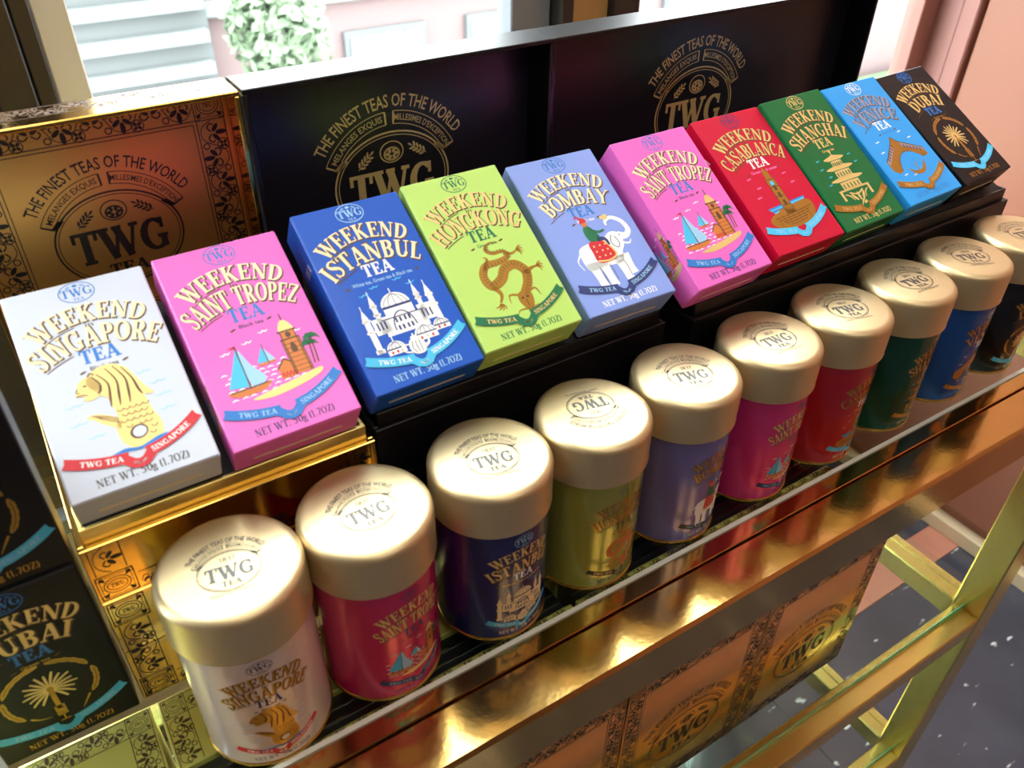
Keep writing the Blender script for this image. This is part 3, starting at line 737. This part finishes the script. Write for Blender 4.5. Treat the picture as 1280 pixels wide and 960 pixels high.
# ------------------------------------------------------------------ tea packs
BW, BH, BT = 6.3, 11.1, 2.3
_card_mesh = {}
def tea_box(city, loc, rot, label, name='tea_box', group=None):
    c = DES[city]
    t = thing(name, loc, rot, label, 'tea box', group)
    b = B().box(-BW / 2, BW / 2, -BT, 0, 0, BH, .07); o = b.obj('carton', c['bg'], t)
    f = B().box(-BW / 2 + .9, BW / 2 - .9, -BT * .42, -BT * .36, -.02, .02); f.box(-BW / 2 + .75, BW / 2 - .75, -BT * .36, -.12, -.015, .02, 0, 1)
    f.obj('bottom_flap', ['gold_cream', c['bg']], t)
    for k, g in print_parts(c, BW / 2).items():
        lift = .03 if k == 'ribbon_banner' else 0
        g.obj(k, lambda x, y, z: (x, -BT - z - lift, BH + y), t)
    if city == 'tropez':                       # picture runs round the side
        g = G(); g.put(pic_riviera(c), sc=1.25, dx=0, dy=0)
        g.obj('side_illustration', lambda x, y, z: (-BW / 2 - z, -BT / 2 - x * .8, 3.0 + y * 1.5), t)
    elif city in ('istanbul', 'hongkong', 'singapore', 'casablanca'):
        g = G()
        put_text(g, 'TEA', c['tea'], 0, 8, .5, 1.2)
        g.obj('side_lettering', lambda x, y, z: (-BW / 2 - z, -BT / 2 - x, y), t)
    return t

# ------------------------------------------------------------------ tins
TR, TB, TH_ALL, TH_SEAM = 3.3, 3.17, 11.41, 8.51
TIN = {'singapore': ('tin_white', (226, 208, 198)), 'tropez': ('tin_magenta', (206, 28, 98)), 'istanbul': ('tin_navy', (30, 34, 104)), 'hongkong': ('tin_olive', (164, 166, 72)),
       'bombay': ('tin_mauve', (126, 116, 178)), 'tropez2': ('tin_pink', (226, 48, 130)), 'casablanca': ('tin_red', (188, 16, 40)), 'shanghai': ('tin_green', (0, 70, 48)), 'venice': ('tin_blue', (20, 84, 168)), 'dubai': ('tin_black', (22, 20, 22))}
for k, (n_, c_) in TIN.items(): mat(n_, c_, 0.24, 0.25, coat=0.3)
def tea_tin(city, x, y, yaw, lid_yaw, label, tone=None):
    c = dict(DES[city]); n_ = TIN[tone or city][0]
    c.update(fill='gold_print', bg=n_, tin=1, net='gold_light' if c['net'] in ('white_ink', 'pale_blue_ink', 'red_ink') else c['net'])
    if city == 'istanbul': c.update(gold='gold_cream', fill='gold_light', net='gold_light')
    if city == 'shanghai': c.update(gold='gold_print')
    if city == 'bombay': c.update(rib='dark_ink')
    if city == 'hongkong': c.update(gold='orange_ink', rib='dark_ink', fill='gold_print', net='dark_ink', tea='dark_ink')
    if city == 'singapore': c.update(gold='gold_print', tea='navy_ink', logo='navy_ink')
    if city == 'tropez': c.update(fill='gold_light', net='navy_ink', tea='navy_ink', logo='navy_ink', rib='navy_ink')
    t = thing('tea_tin', (x, y, 0), (0, 0, yaw), label, 'tin')
    b = B().lathe([(0, .14), (TB - .1, .14), (TB, .2), (TB, TH_SEAM + .3), (0, TH_SEAM + .3)], 72); b.obj('body', n_, t, True)
    b = B().lathe([(TB - .25, 0), (TB + .02, 0), (TB + .07, .06), (TB + .07, .16), (TB + .01, .24), (TB - .1, .24)], 72); b.obj('bottom_rim', 'rim_gold', t, True)
    prof = [(TR - .14, TH_SEAM), (TR - .02, TH_SEAM), (TR + .02, TH_SEAM + .05), (TR, TH_SEAM + .12), (TR, TH_ALL - .55)]
    for k in range(1, 9):
        a = pi / 2 * k / 8; prof.append((TR - .5 + .5 * cos(a), TH_ALL - .55 + .45 * sin(a)))
    prof += [(TR - 1.2, TH_ALL - .045), (1.2, TH_ALL - .01), (0, TH_ALL)]
    lid = B().lathe(prof, 72).obj('lid', 'satin_gold', t, True)
    g = G(); g.put(emblem('lid_ink', fine=True, year=True), sc=1.38, dy=-.42)
    put_text(g, 'GRANDS THES DE SINGAPOUR', 'lid_ink', 0, -1.72, .13, 2.0, 'sans')
    cl, sl = cos(lid_yaw), sin(lid_yaw)
    g.obj('lid_print', lambda px, py, z: (px * cl - py * sl, px * sl + py * cl, TH_ALL + .004 + z), lid)
    R_ = TB
    for k, g in print_parts(c, 2.28).items():
        g.obj(k, lambda px, py, z: ((R_ + z) * sin(px / R_), -(R_ + z) * cos(px / R_), 8.22 + py * 1.0), t, cut=.3)
    return t

# ------------------------------------------------------------------ gift boxes
def box_side_ornament(g, m, x0, x1, z0, z1, closed):
    """ornament of a gold gift box's long side, drawn in (x, z)"""
    b = 1.75
    for sx in (0, 1):
        a0, a1 = (x0 + .1, x0 + .1 + b) if sx == 0 else (x1 - .1 - b, x1 - .1)
        if closed:
            medallion(g, m, a0, z0 + .1, a1, z0 + 1.7); border_strip(g, m, a0 + .1, z0 + 1.75, a1 - .15, z1 - 1.85); medallion(g, m, a0, z1 - 1.8, a1, z1 - .1)
        else:
            medallion(g, m, a0, z0 + .1, a1, z0 + 1.75); border_strip(g, m, a0 + .1, z0 + 1.8, a1 - .15, z1 - .1)
    border_strip(g, m, x0 + b + .2, z0 + .1, x1 - b - .2, z0 + 1.2)
def open_gift_box(name, x0, x1, yf, zb, zlip, zrim, lid_y, lid_depth, lid_top, lid_x0, lid_x1, gold, label, ex, ez, es, eshift=0):
    card, inner, face = ('gold_foil', 'gold_foil', 'gold_panel') if gold else ('black_card', 'black_card', 'black_inner')
    cx = (x0 + x1) / 2; yb = lid_y - .05
    t = thing(name, (cx, yf, zb), (0, 0, 0), label, 'gift box')
    X0, X1, H, Dp = x0 - cx, x1 - cx, zlip - zb, yb - yf
    w = .3
    b = B()
    b.box(X0, X1, 0, w, 0, H, .04).box(X0, X1, Dp - w, Dp, 0, H, .04).box(X0, X0 + w, w, Dp - w, 0, H, .04).box(X1 - w, X1, w, Dp - w, 0, H, .04).box(X0 + .1, X1 - .1, .1, Dp - .1, 0, .25)
    b.obj('base_tray', card, t)
    R = zrim - zb; b = B(); i0 = w + .03
    b.box(X0 + i0, X1 - i0, i0, i0 + .2, .26, R, .03).box(X0 + i0, X1 - i0, Dp - i0 - .2, Dp - i0, .26, R, .03).box(X0 + i0, X0 + i0 + .2, i0 + .2, Dp - i0 - .2, .26, R, .03).box(X1 - i0 - .2, X1 - i0, i0 + .2, Dp - i0 - .2, .26, R, .03)
    b.obj('inner_collar', 'gold_foil_pale' if gold else card, t)
    i1 = i0 + .25                               # sloping insert that carries the packs
    b = B().prism([(i1, .3), (i1, R - .15), (i1 + 9.6, R - .15 + 9.6 * .48), (i1 + 9.6, .3)], X0 + i1, X1 - i1)
    b.obj('sloping_insert', 'dark_slot', t)
    # upright lid
    L0, L1 = lid_x0 - cx, lid_x1 - cx; ly0, ly1 = lid_y - yf, lid_y - yf + lid_depth; lz0, lz1 = zlip - zb, lid_top - zb
    lid = thing('lid', (0, 0, 0)); lid.parent = t
    b = B(); lw = .28
    b.box(L0, L1, ly0, ly1, lz1 - lw, lz1, .05).box(L0, L1, ly0, ly1, lz0, lz0 + lw, .05).box(L0, L0 + lw, ly0, ly1, lz0 + lw, lz1 - lw, .05).box(L1 - lw, L1, ly0, ly1, lz0 + lw, lz1 - lw, .05)
    b.obj('lid_wall', card, lid)
    B().box(L0 + .02, L1 - .02, ly1 - .3, ly1 - .01, lz0 + .02, lz1 - .02).obj('lid_panel', face, lid)
    yp = ly1 - .3
    mk = 'dark_ink' if gold else 'foil_print'
    g = G(); g.put(emblem(mk), sc=es, dx=ex - cx, dy=ez - zb)
    g.obj('emblem_print', lambda x, y, z: (x, yp - z, y), lid)
    if gold:
        g = framed_panel('dark_ink', L0 + lw + .1, lz0 + lw + .1, L1 - lw - .1, lz1 - lw - .1, 1.7)
        g.obj('border_print', lambda x, y, z: (x, yp - z, y), lid)
        g = G(); border_strip(g, 'brown_ink', L0 + 2.2, ly0 + 1.0, L1 - 2.2, ly1 - .1); medallion(g, 'brown_ink', L1 - 2.1, ly0 + 1.0, L1 - .1, ly1 - .1)
        g.obj('top_print', lambda x, y, z: (x, y, lz1 + z), lid)
        g = G(); border_strip(g, 'dark_ink', lz0 + .3, ly0 + .9, lz1 - .3, ly1 - .1)
        g.obj('side_print', lambda x, y, z: (L1 + z, y, x), lid)
        g = G(); box_side_ornament(g, 'dark_ink', X0, X1, 0, H, False)
        g.obj('front_print', lambda x, y, z: (x, -z, y), t)
    return t
def closed_gift_box(x0, x1, y0, y1, z0, z1, gold, label, group=None, seam=.5, front=None, name='gift_box', top=None):
    cx = (x0 + x1) / 2; card = 'gold_foil' if gold else 'black_card'
    t = thing(name, (cx, y0, z0), (0, 0, 0), label, 'gift box', group)
    X0, X1, Dp, H = x0 - cx, x1 - cx, y1 - y0, z1 - z0
    if top is None:                             # lying flat: lid over base
        s = H * seam
        B().box(X0, X1, 0, Dp, 0, s, .05).obj('base', card, t)
        B().box(X0 + .25, X1 - .25, .25, Dp - .25, s - .1, s + .2).obj('inner_collar', 'dark_slot' if not gold else 'brown_ink', t)
        B().box(X0, X1, 0, Dp, s + .08, H, .05).obj('lid', card, t)
        if gold:
            g = G(); box_side_ornament(g, 'dark_ink', X0, X1, 0, H, True)
            g.obj('front_print', lambda x, y, z: (x, -z, y), t)
    else:                                       # standing on edge: base half at the back, lid half in front
        y_l, y_b = top
        if not front: card = 'gold_paper'
        B().box(X0, X1, y_b, Dp, 0, H, .06).obj('base', card, t)
        B().box(X0, X1, 0, y_l, 0, H, .06).obj('lid', card, t)
        b = B().box(X0 + .3, X1 - .3, y_l - .1, y_b + .1, .2, H - .45); b.obj('inner_collar', 'black_card', t)
        b = B()
        for k in range(2):
            yy = y_l + (y_b - y_l) * (k + 1) / 3; b.box(X0 + .3, X1 - .3, yy - .06, yy + .06, H - .46, H - .38)
        b.obj('collar_edge', 'chrome', t)
        g = G(); bw = (Dp - y_b - .2) * .3
        x0_, x1_ = X0 + .1, X1 - .1
        border_strip(g, 'brown_ink', x0_ + bw, Dp - .1 - bw, x1_ - bw, Dp - .1)
        for a in (x0_, x1_ - bw): border_strip(g, 'brown_ink', a, y_b + .1, a + bw, Dp - .1 - bw); medallion(g, 'brown_ink', a, Dp - .1 - bw, a + bw, Dp - .1)
        border_strip(g, 'brown_ink', x0_, .12, x1_, y_l - .05)
        g.obj('top_print', lambda x, y, z: (x, y, H + z), t)
    if front:
        g = framed_panel('dark_ink', X0 + .1, .1, X1 - .1, H - .1, 1.5)
        g.put(emblem('dark_ink'), sc=front[0], dx=0, dy=front[1])
        g.obj('front_print', lambda x, y, z: (x, -z, y), t)
    return t

# ------------------------------------------------------------------ the setting
mat('stone_dark', (70, 72, 82), 0.12, noise=0.35, nscale=9, coat=0.3)
nt_ = MATS['stone_dark'].node_tree
tc_ = nt_.nodes.new('ShaderNodeTexCoord'); mp_ = nt_.nodes.new('ShaderNodeMapping'); mp_.inputs['Scale'].default_value = (18, 52, 18); mp_.inputs['Rotation'].default_value = (0, 0, .5)
vz_ = nt_.nodes.new('ShaderNodeTexNoise'); vz_.inputs['Scale'].default_value = 1.0; vz_.inputs['Detail'].default_value = 2
cr_ = nt_.nodes.new('ShaderNodeValToRGB'); cr_.color_ramp.elements[0].position = .68; cr_.color_ramp.elements[1].position = .72
mx_ = nt_.nodes.new('ShaderNodeMix'); mx_.data_type = 'RGBA'; mx_.inputs['B'].default_value = (.75, .77, .8, 1)
pb_ = nt_.nodes['Principled BSDF']; src_ = pb_.inputs['Base Color'].links[0].from_socket
nt_.links.new(tc_.outputs['Object'], mp_.inputs['Vector']); nt_.links.new(mp_.outputs[0], vz_.inputs['Vector']); nt_.links.new(vz_.outputs['Fac'], cr_.inputs[0])
nt_.links.new(cr_.outputs['Color'], mx_.inputs['Factor']); nt_.links.new(src_, mx_.inputs['A']); nt_.links.new(mx_.outputs['Result'], pb_.inputs['Base Color'])
mat('stone_pink', (206, 140, 116), 0.15, noise=0.12, nscale=8, coat=0.3)
mat('grout', (60, 58, 58), 0.7)
mat('wall_salmon', (158, 104, 82), 0.42, noise=0.05, nscale=3)
mat('wall_rose', (166, 114, 104), 0.42)
mat('skirting', (226, 204, 166), 0.35)
mat('wall_cream', (214, 200, 180), 0.6)
mat('wall_wood', (84, 54, 38), 0.45, noise=0.15, nscale=4)
mat('ceiling_white', (176, 166, 152), 0.7)
mat('frame_dark', (46, 43, 42), 0.4)
mat('frame_light', (238, 244, 242), 0.4)
mat('frame_grey', (134, 140, 150), 0.4)
mat('wood_tan', (176, 138, 84), 0.5)
mat('lamp_glow', (255, 246, 232), 0.5, emit=3.0)
FZ = -80.0
floor = thing('floor', (0, 0, FZ), kind='structure'); tag(floor, 'dark polished stone floor with pink stone bands')
B().box(-260, 142, -360, 54, -6, -.35).obj('floor_bed', 'grout', floor)
tile_meshes = {}
def tile(x0, x1, y0, y1, m):
    key = (round(x1 - x0, 2), round(y1 - y0, 2), m)
    if key not in tile_meshes:
        o = B().box(0, x1 - x0 - .15, 0, y1 - y0 - .15, -.35, 0, .04).obj('floor_tile', m, floor); tile_meshes[key] = o.data
    else:
        o = bpy.data.objects.new('floor_tile', tile_meshes[key]); COL.objects.link(o); o.parent = floor
    o.location = (x0 * S, y0 * S, 0)
for (y0, y1, m) in ((-360, -304, 0), (-304, -248, 0), (-248, -192, 0), (-192, -136, 0), (-136, -80, 0), (-80, -30.5, 0), (-30.5, -27.8, 1), (-27.8, 15.6, 0), (15.6, 22.1, 1), (22.1, 54, 0)):
    for k in range(7):
        x0 = -260 + 57.4 * k; tile(x0, x0 + 57.4, y0, y1, 'stone_pink' if m else 'stone_dark')
tag(B().box(-262, 142, -364, -360, FZ - 6, CEIL_Z).obj('wall_back', 'wall_wood'), kind='structure')
tag(B().box(-266, -262, -364, 60, FZ - 6, CEIL_Z).obj('wall_left', 'wall_wood'), kind='structure')
tag(B().box(-266, 146, -364, 60, CEIL_Z, CEIL_Z + 4).obj('ceiling', 'ceiling_white'), kind='structure')
wr = tag(B().box(142, 148, -364, 60, FZ - 6, CEIL_Z).obj('wall_right', 'wall_salmon'), kind='structure')
for (y0, y1, m) in ((46.5, 53.8, 'wall_rose'), (49.0, 49.4, 'wall_salmon'), (-8, 45.8, 'wall_salmon'), (-64, -8.6, 'wall_salmon'), (-120, -64.6, 'wall_salmon')):
    B().box(140.2 if m == 'wall_salmon' and y1 - y0 > 1 else 139.6, 142, y0, y1, FZ + 6, CEIL_Z - 1, .25).obj('wall_panel', m, wr)
tag(B().box(139.4, 142, -360, 53.8, FZ, FZ + 3.2, .2).obj('baseboard_right', 'skirting'), kind='structure')
# window wall
WY = 54.0
wb = B().box(-262, 142, WY, WY + 6, FZ, -24).box(-262, 142, WY, WY + 6, 215, CEIL_Z)
tag(wb.obj('wall_window', 'wall_cream'), kind='structure')
win = thing('window_1', (0, WY, -24), kind='structure')
tag(win, 'tall shop window with dark and grey frame uprights')
def wpart(name, x0, x1, y0, y1, m, z0=0, z1=239): return B().box(x0, x1, y0, y1, z0, z1, .15).obj(name, m, win)
wpart('frame_upright', -3, 8.9, -3, 2, 'frame_dark'); wpart('frame_upright', 9.0, 11.9, -3, 2, 'frame_dark'); wpart('frame_upright', 12.0, 13.5, -2, 2, 'frame_dark'); wpart('frame_return', 13.6, 16.3, -1, 2, 'frame_light')  # widest dark upright is unseen, added to keep sky glare off the gold tray
wpart('frame_upright', 59.4, 64.6, -1, 2, 'frame_grey'); wpart('frame_upright', 64.7, 66.4, -3, 2, 'frame_dark'); wpart('frame_upright', 66.5, 71.6, -2.5, 2, 'wood_tan'); wpart('frame_upright', 71.7, 75.5, -3.5, 2, 'frame_dark')
wpart('frame_upright', 135.5, 139.4, -1, 2, 'wall_rose')
wpart('frame_upright', -262, -255, -2, 2, 'frame_dark'); wpart('frame_upright', -130, -123, -2, 2, 'frame_dark')
wpart('window_sill', -262, 139, -6, 2, 'frame_grey', -2, 0); wpart('frame_head', -262, 139, -2, 2, 'frame_dark', 235, 239)
for x0, x1 in ((-255, -130), (-123, -3), (16.3, 59.4), (75.5, 135.5)): B().box(x0, x1, .6, 1.0, 0, 235).obj('pane', 'window_glass', win)
for (x, y, w), where in zip(LAMPS, ('over the cream tin', 'over the blue tin', 'in the shop aisle', 'by the salmon wall in the shop aisle')):
    t = thing('ceiling_light', (x, y, CEIL_Z), (0, 0, 0), 'square recessed ceiling light panel ' + where, 'ceiling light', 'ceiling lights')
    B().box(-31, 31, -31, 31, -3, 0, .3).obj('housing', 'frame_light', t)
    B().box(-28, 28, -28, 28, -3.4, -3.0).obj('diffuser', 'lamp_glow', t)
    l = ceiling_lamp_light(x, y, w); l.parent = t; l.location = (0, 0, -4.5 * S)

# outdoors, across the street
mat('street', (112, 110, 108), 0.8)
mat('facade_pink', (122, 104, 103), 0.8, noise=0.08, nscale=.6)
mat('facade_grey', (104, 108, 108), 0.8)
mat('facade_white', (134, 140, 140), 0.7)
mat('facade_glass', (138, 150, 150), 0.2)
mat('leaf_pale', (128, 146, 120), 0.8, noise=0.4, nscale=2)
mat('leaf_dark', (92, 120, 84), 0.8, noise=0.4, nscale=2)
mat('bark', (110, 90, 70), 0.8)
GZ = -460.0
tag(B().box(-2600, 3600, 70, 3200, GZ - 10, GZ).obj('street_ground', 'street'), kind='structure')
fp = thing('street_building', (520, 900, GZ), label='pale pink building with white framed windows across the street', cat='building')
B().box(-285, 1100, 0, 260, 0, 470).obj('wall', 'facade_pink', fp)
for i, (x0, x1, z0, z1) in enumerate(((-140, -36, 180, 252), (20, 124, 180, 252), (180, 284, 180, 252), (-140, -36, 330, 402), (20, 124, 330, 402), (340, 444, 180, 252), (500, 604, 180, 252))):
    w = B().box(x0, x1, -7, 2, z0, z1, .6); o = w.obj('window_frame', 'facade_grey', fp)
    B().box(x0 + 7, x1 - 7, -9, -6.5, z0 + 7, z1 - 7).obj('pane', 'facade_glass', o)
    q = B()
    for k in range(1, 4): q.box(x0 + (x1 - x0) * k / 4 - 1.5, x0 + (x1 - x0) * k / 4 + 1.5, -10, -8, z0 + 5, z1 - 5)
    q.obj('glazing_bar', 'facade_white', o)
B().box(-290, 1105, -12, 0, 285, 300, 1).obj('string_course', 'facade_white', fp)
fg = thing('louvred_building', (90, 880, GZ), label='pale grey louvred building beside the pink one', cat='building')
B().box(-700, 140, 0, 240, 0, 430).obj('wall', 'facade_grey', fg)
for k in range(13):
    B().box(-690 + 3 * (k % 2), 136, -14, 0, 20 + 31 * k, 32 + 31 * k, .8).obj('louvre', 'facade_white', fg)
def street_tree(x, y, h, r, label, m):
    t = thing('street_tree', (x, y, GZ), label=label, cat='tree')
    B().lathe([(9, 0), (6, h * .5), (3, h * .9), (0, h)], 10).obj('trunk', 'bark', t, True)
    v = []; f = []
    for k in range(1500):
        a, b = random.uniform(0, 2 * pi), random.uniform(-1, 1); q = r * random.uniform(.45, 1.05) * (1 + .25 * sin(3 * a) * b)
        c = (q * sqrt(1 - b * b) * cos(a), q * sqrt(1 - b * b) * sin(a), h + q * b * 1.1)
        d = Vector((random.gauss(0, 1), random.gauss(0, 1), random.gauss(0, 1))).normalized() * 7; e = d.orthogonal().normalized() * 4.5
        n = len(v); v += [(c[0] - d.x, c[1] - d.y, c[2] - d.z), (c[0] + e.x, c[1] + e.y, c[2] + e.z), (c[0] + d.x, c[1] + d.y, c[2] + d.z), (c[0] - e.x, c[1] - e.y, c[2] - e.z)]; f.append((n, n + 1, n + 2, n + 3))
    o = new_obj('foliage', v, f, [m], None, t); o['kind'] = 'stuff'
street_tree(262, 760, 300, 44, 'leafy pale green street tree in front of the louvred building', 'leaf_pale')
hd = thing('hedge', (1150, 780, GZ), label='clipped green hedge by the pavement', cat='hedge')
B().box(-160, 420, 0, 90, 0, 70, 8).obj('foliage', 'leaf_dark', hd)
B().box(-170, 430, -12, 102, 0, 14, 1).obj('kerb', 'facade_white', hd)

# ------------------------------------------------------------------ brass display stand
RA = -0.0095                                    # the stand is turned very slightly against the row of tins
stand = thing('display_stand', (10, -3.56, FZ), (0, 0, RA), 'polished brass display stand with square rails and posts', 'display stand')
def sp(name, x0, x1, y0, y1, z0, z1, m='brass', b=.18):
    return B().box(x0, x1, y0, y1, z0 - FZ, z1 - FZ, b).obj(name, m, stand)
XA, XB = -62.0, 74.0                             # in the stand's own axes (origin at x=10)
sp('top_rail_lip', XA, XB, -1.12, 0, -4.0, -.02, 'brass', .05)
sp('top_rail', XA, XB, -4.3, -1.16, -4.1, .0, 'brass', .22)
sp('back_rail', XA, XB, 29.5, 32.5, -4.1, -1.05, 'brass', .15)
for x in (XA, XB - 3.4):
    for y in (-4.25, 29.5): sp('post', x, x + 3.4, y, y + 3.2, FZ, -4.12, 'brass_side', .15)
    sp('side_rail', x + .2, x + 3.2, -1.05, 29.45, -3.4, -1.05, 'brass_side', .12)
for z, nm in ((-33.4, 0), (-62, 1)):
    sp('front_rail', XA + 3.45, XB - 3.45, -4.2, -1.4, z - 2.8, z, 'brass_side', .15)
    sp('back_rail', XA + 3.45, XB - 3.45, 29.6, 32.4, z - 2.8, z, 'brass_side', .15)
    for x in (XA, XB - 3.4):
        sp('side_rail', x + .1, x + 1.9, -1.0, 29.4, z - 2.8, z, 'brass_side', .15); sp('side_rail', x + 2.1, x + 3.3, -1.0, 29.4, z - 2.2, z - .3, 'brass_side', .1)
def glass_shelf(z0, z1, yf, label):
    t = thing('glass_shelf', (10, -3.56, 0), (0, 0, RA), label, 'glass shelf')
    B().box(XA + .2, XB - .2, yf + (.31 if z1 == 0 else .06), 31, z0, z1).obj('pane', 'shelf_glass', t)
    B().box(XA + .2, XB - .2, yf, yf + (.3 if z1 == 0 else .05), z0, z1 + (.005 if z1 == 0 else 0)).obj('polished_edge', 'glass_edge_pale' if z1 == 0 else 'glass_edge', t)
glass_shelf(-1.0, 0.0, .06, 'clear glass shelf that carries the tins and the open gift boxes')
glass_shelf(-33.35, -32.7, -2.3, 'lower clear glass shelf with a green edge under the stacked gold boxes')
glass_shelf(-61.95, -61.3, -2.9, 'lowest clear glass shelf near the floor')

# ------------------------------------------------------------------ gift boxes
open_gift_box('gift_box', 5.0, 19.45, 3.94, 7.9, 11.5, 12.4, 18.0, 2.7, 25.6, 5.0, 19.5, True, 'open gold foil gift box with arabesque border holding the white and pink tea boxes', 12.1, 17.9, 3.4)
open_gift_box('gift_box', 19.65, 39.7, 4.3, 8.1, 11.7, 12.5, 18.0, 2.8, 25.6, 19.65, 40.0, False, 'open black gift box holding the blue, lime and lavender tea boxes', 29.2, 17.4, 4.1)
open_gift_box('gift_box', 41.3, 75.9, 3.5, 8.0, 11.7, 12.6, 18.3, 2.8, 25.5, 40.15, 73.2, False, 'wide open black gift box holding five tea boxes beside the salmon wall', 56.2, 17.4, 4.07)
closed_gift_box(5.0, 19.45, 3.96, 18.0, 0, 7.85, True, 'closed gold gift box lying under the open gold gift box')
closed_gift_box(19.65, 39.7, 4.32, 18.0, 0, 8.05, False, 'closed black gift box lying under the narrower open black gift box')
closed_gift_box(41.3, 75.9, 3.52, 18.0, 0, 7.95, False, 'closed black gift box lying under the wide open black gift box')
# gold boxes on edge below the glass
for i, (a, b_) in enumerate(((-18.2, 5.05), (5.4, 28.3), (28.65, 51.6))):
    closed_gift_box(a, b_, -3.3, 4.3, -14.0, -1.15, True, ['gold gift box on edge under the glass below the two black tea boxes', 'gold gift box on edge under the glass below the white, magenta and navy tins', 'gold gift box on edge under the glass below the olive, mauve and pink tins'][i], 'gold gift boxes on edge under the glass', top=(.95, 3.1))
for i, (a, b_) in enumerate(((4.1, 18.8), (18.95, 33.65), (33.8, 48.5), (48.65, 63.4))):
    closed_gift_box(a, b_, -3.5, 4.1, -32.66, -14.05, True, ['fourth', 'third', 'second', 'first'][i] + ' standing gold gift box counted from the bare end of the lower glass shelf', 'gold gift boxes on the lower shelf', front=(3.9, 6.9), top=(2.2, 2.9))

# ------------------------------------------------------------------ tea boxes
PACK = [('singapore', 8.67, 4.47, 12.51, -.0074, .4692, 'white Weekend in Singapore tea box with gold lion fish picture'),
        ('tropez', 15.51, 4.28, 12.50, .0035, .5073, 'pink Weekend in Saint Tropez tea box in the gold gift box'),
        ('istanbul', 22.78, 4.73, 12.57, .0099, .5606, 'royal blue Weekend in Istanbul tea box with white mosque'),
        ('hongkong', 29.24, 4.77, 12.79, -.0019, .5536, 'lime green Weekend in Hong Kong tea box with gold dragon'),
        ('bombay', 36.18, 4.66, 12.58, -.0291, .5237, 'lavender Weekend in Bombay tea box with white elephant'),
        ('tropez', 43.46, 3.77, 12.74, .0171, .5641, 'pink Weekend in Saint Tropez tea box between lavender and red boxes'),
        ('casablanca', 50.59, 3.97, 12.87, .0081, .5427, 'red Weekend in Casablanca tea box with gold tower'),
        ('shanghai', 57.02, 4.05, 12.90, .0316, .5718, 'dark green Weekend in Shanghai tea box with gold pagoda'),
        ('venice', 64.11, 4.20, 12.95, .0373, .5282, 'sky blue Weekend in Venice tea box with gold bridge'),
        ('dubai', 71.18, 4.53, 12.80, .0446, .5029, 'reclining black Weekend in Dubai tea box at the salmon wall end')]
for c_, x, y, z, yaw, th, lb in PACK:
    tea_box(c_, (x, y, z), (th - pi / 2, 0, yaw), lb)
tea_box('dubai', (1.6, 3.75 + BT, 0.02), (0, 0, 0), 'upright black Weekend in Dubai tea box standing on the glass', group='upright black tea boxes')
tea_box('dubai', (1.6, 3.85 + BT, 11.3), (0, 0, 0), 'upright black Weekend in Dubai tea box stacked on another', group='upright black tea boxes')

# ------------------------------------------------------------------ tins in a row
ROW = [('singapore', 10.447, 0, -.1, -0.15 - (-.1), None, 'cream Weekend in Singapore tin with gold lid'), ('tropez', 17.009, 0, .2, 0 - (.2), None, 'magenta Weekend in Saint Tropez tin between cream and navy tins'),
       ('istanbul', 24.042, 0, .04, -0.2 - (.04), None, 'navy blue Weekend in Istanbul tin with gold lid'), ('hongkong', 30.751, 0, .1, pi - .2 - (.1), None, 'olive green Weekend in Hong Kong tin, lid emblem upside down'),
       ('bombay', 37.615, 0, .2, -0.3 - (.2), None, 'mauve Weekend in Bombay tin with white elephant'), ('tropez', 44.62, 0, .17, -0.1 - (.17), 'tropez2', 'bright pink Weekend in Saint Tropez tin between mauve and red tins'),
       ('casablanca', 51.447, 0, .2, -0.25 - (.2), None, 'red Weekend in Casablanca tin with gold lid'), ('shanghai', 58.312, 0, .28, -0.1 - (.28), None, 'dark green Weekend in Shanghai tin with gold lid'),
       ('venice', 65.054, 0, .18, -0.35 - (.18), None, 'blue Weekend in Venice tin with gold lid'), ('dubai', 72.066, 0, .05, -0.2 - (.05), None, 'black Weekend in Dubai tin with gold lid')]
for c_, x, y, yaw, ly, tone, lb in ROW: tea_tin(c_, x, y, yaw, ly, lb, tone)
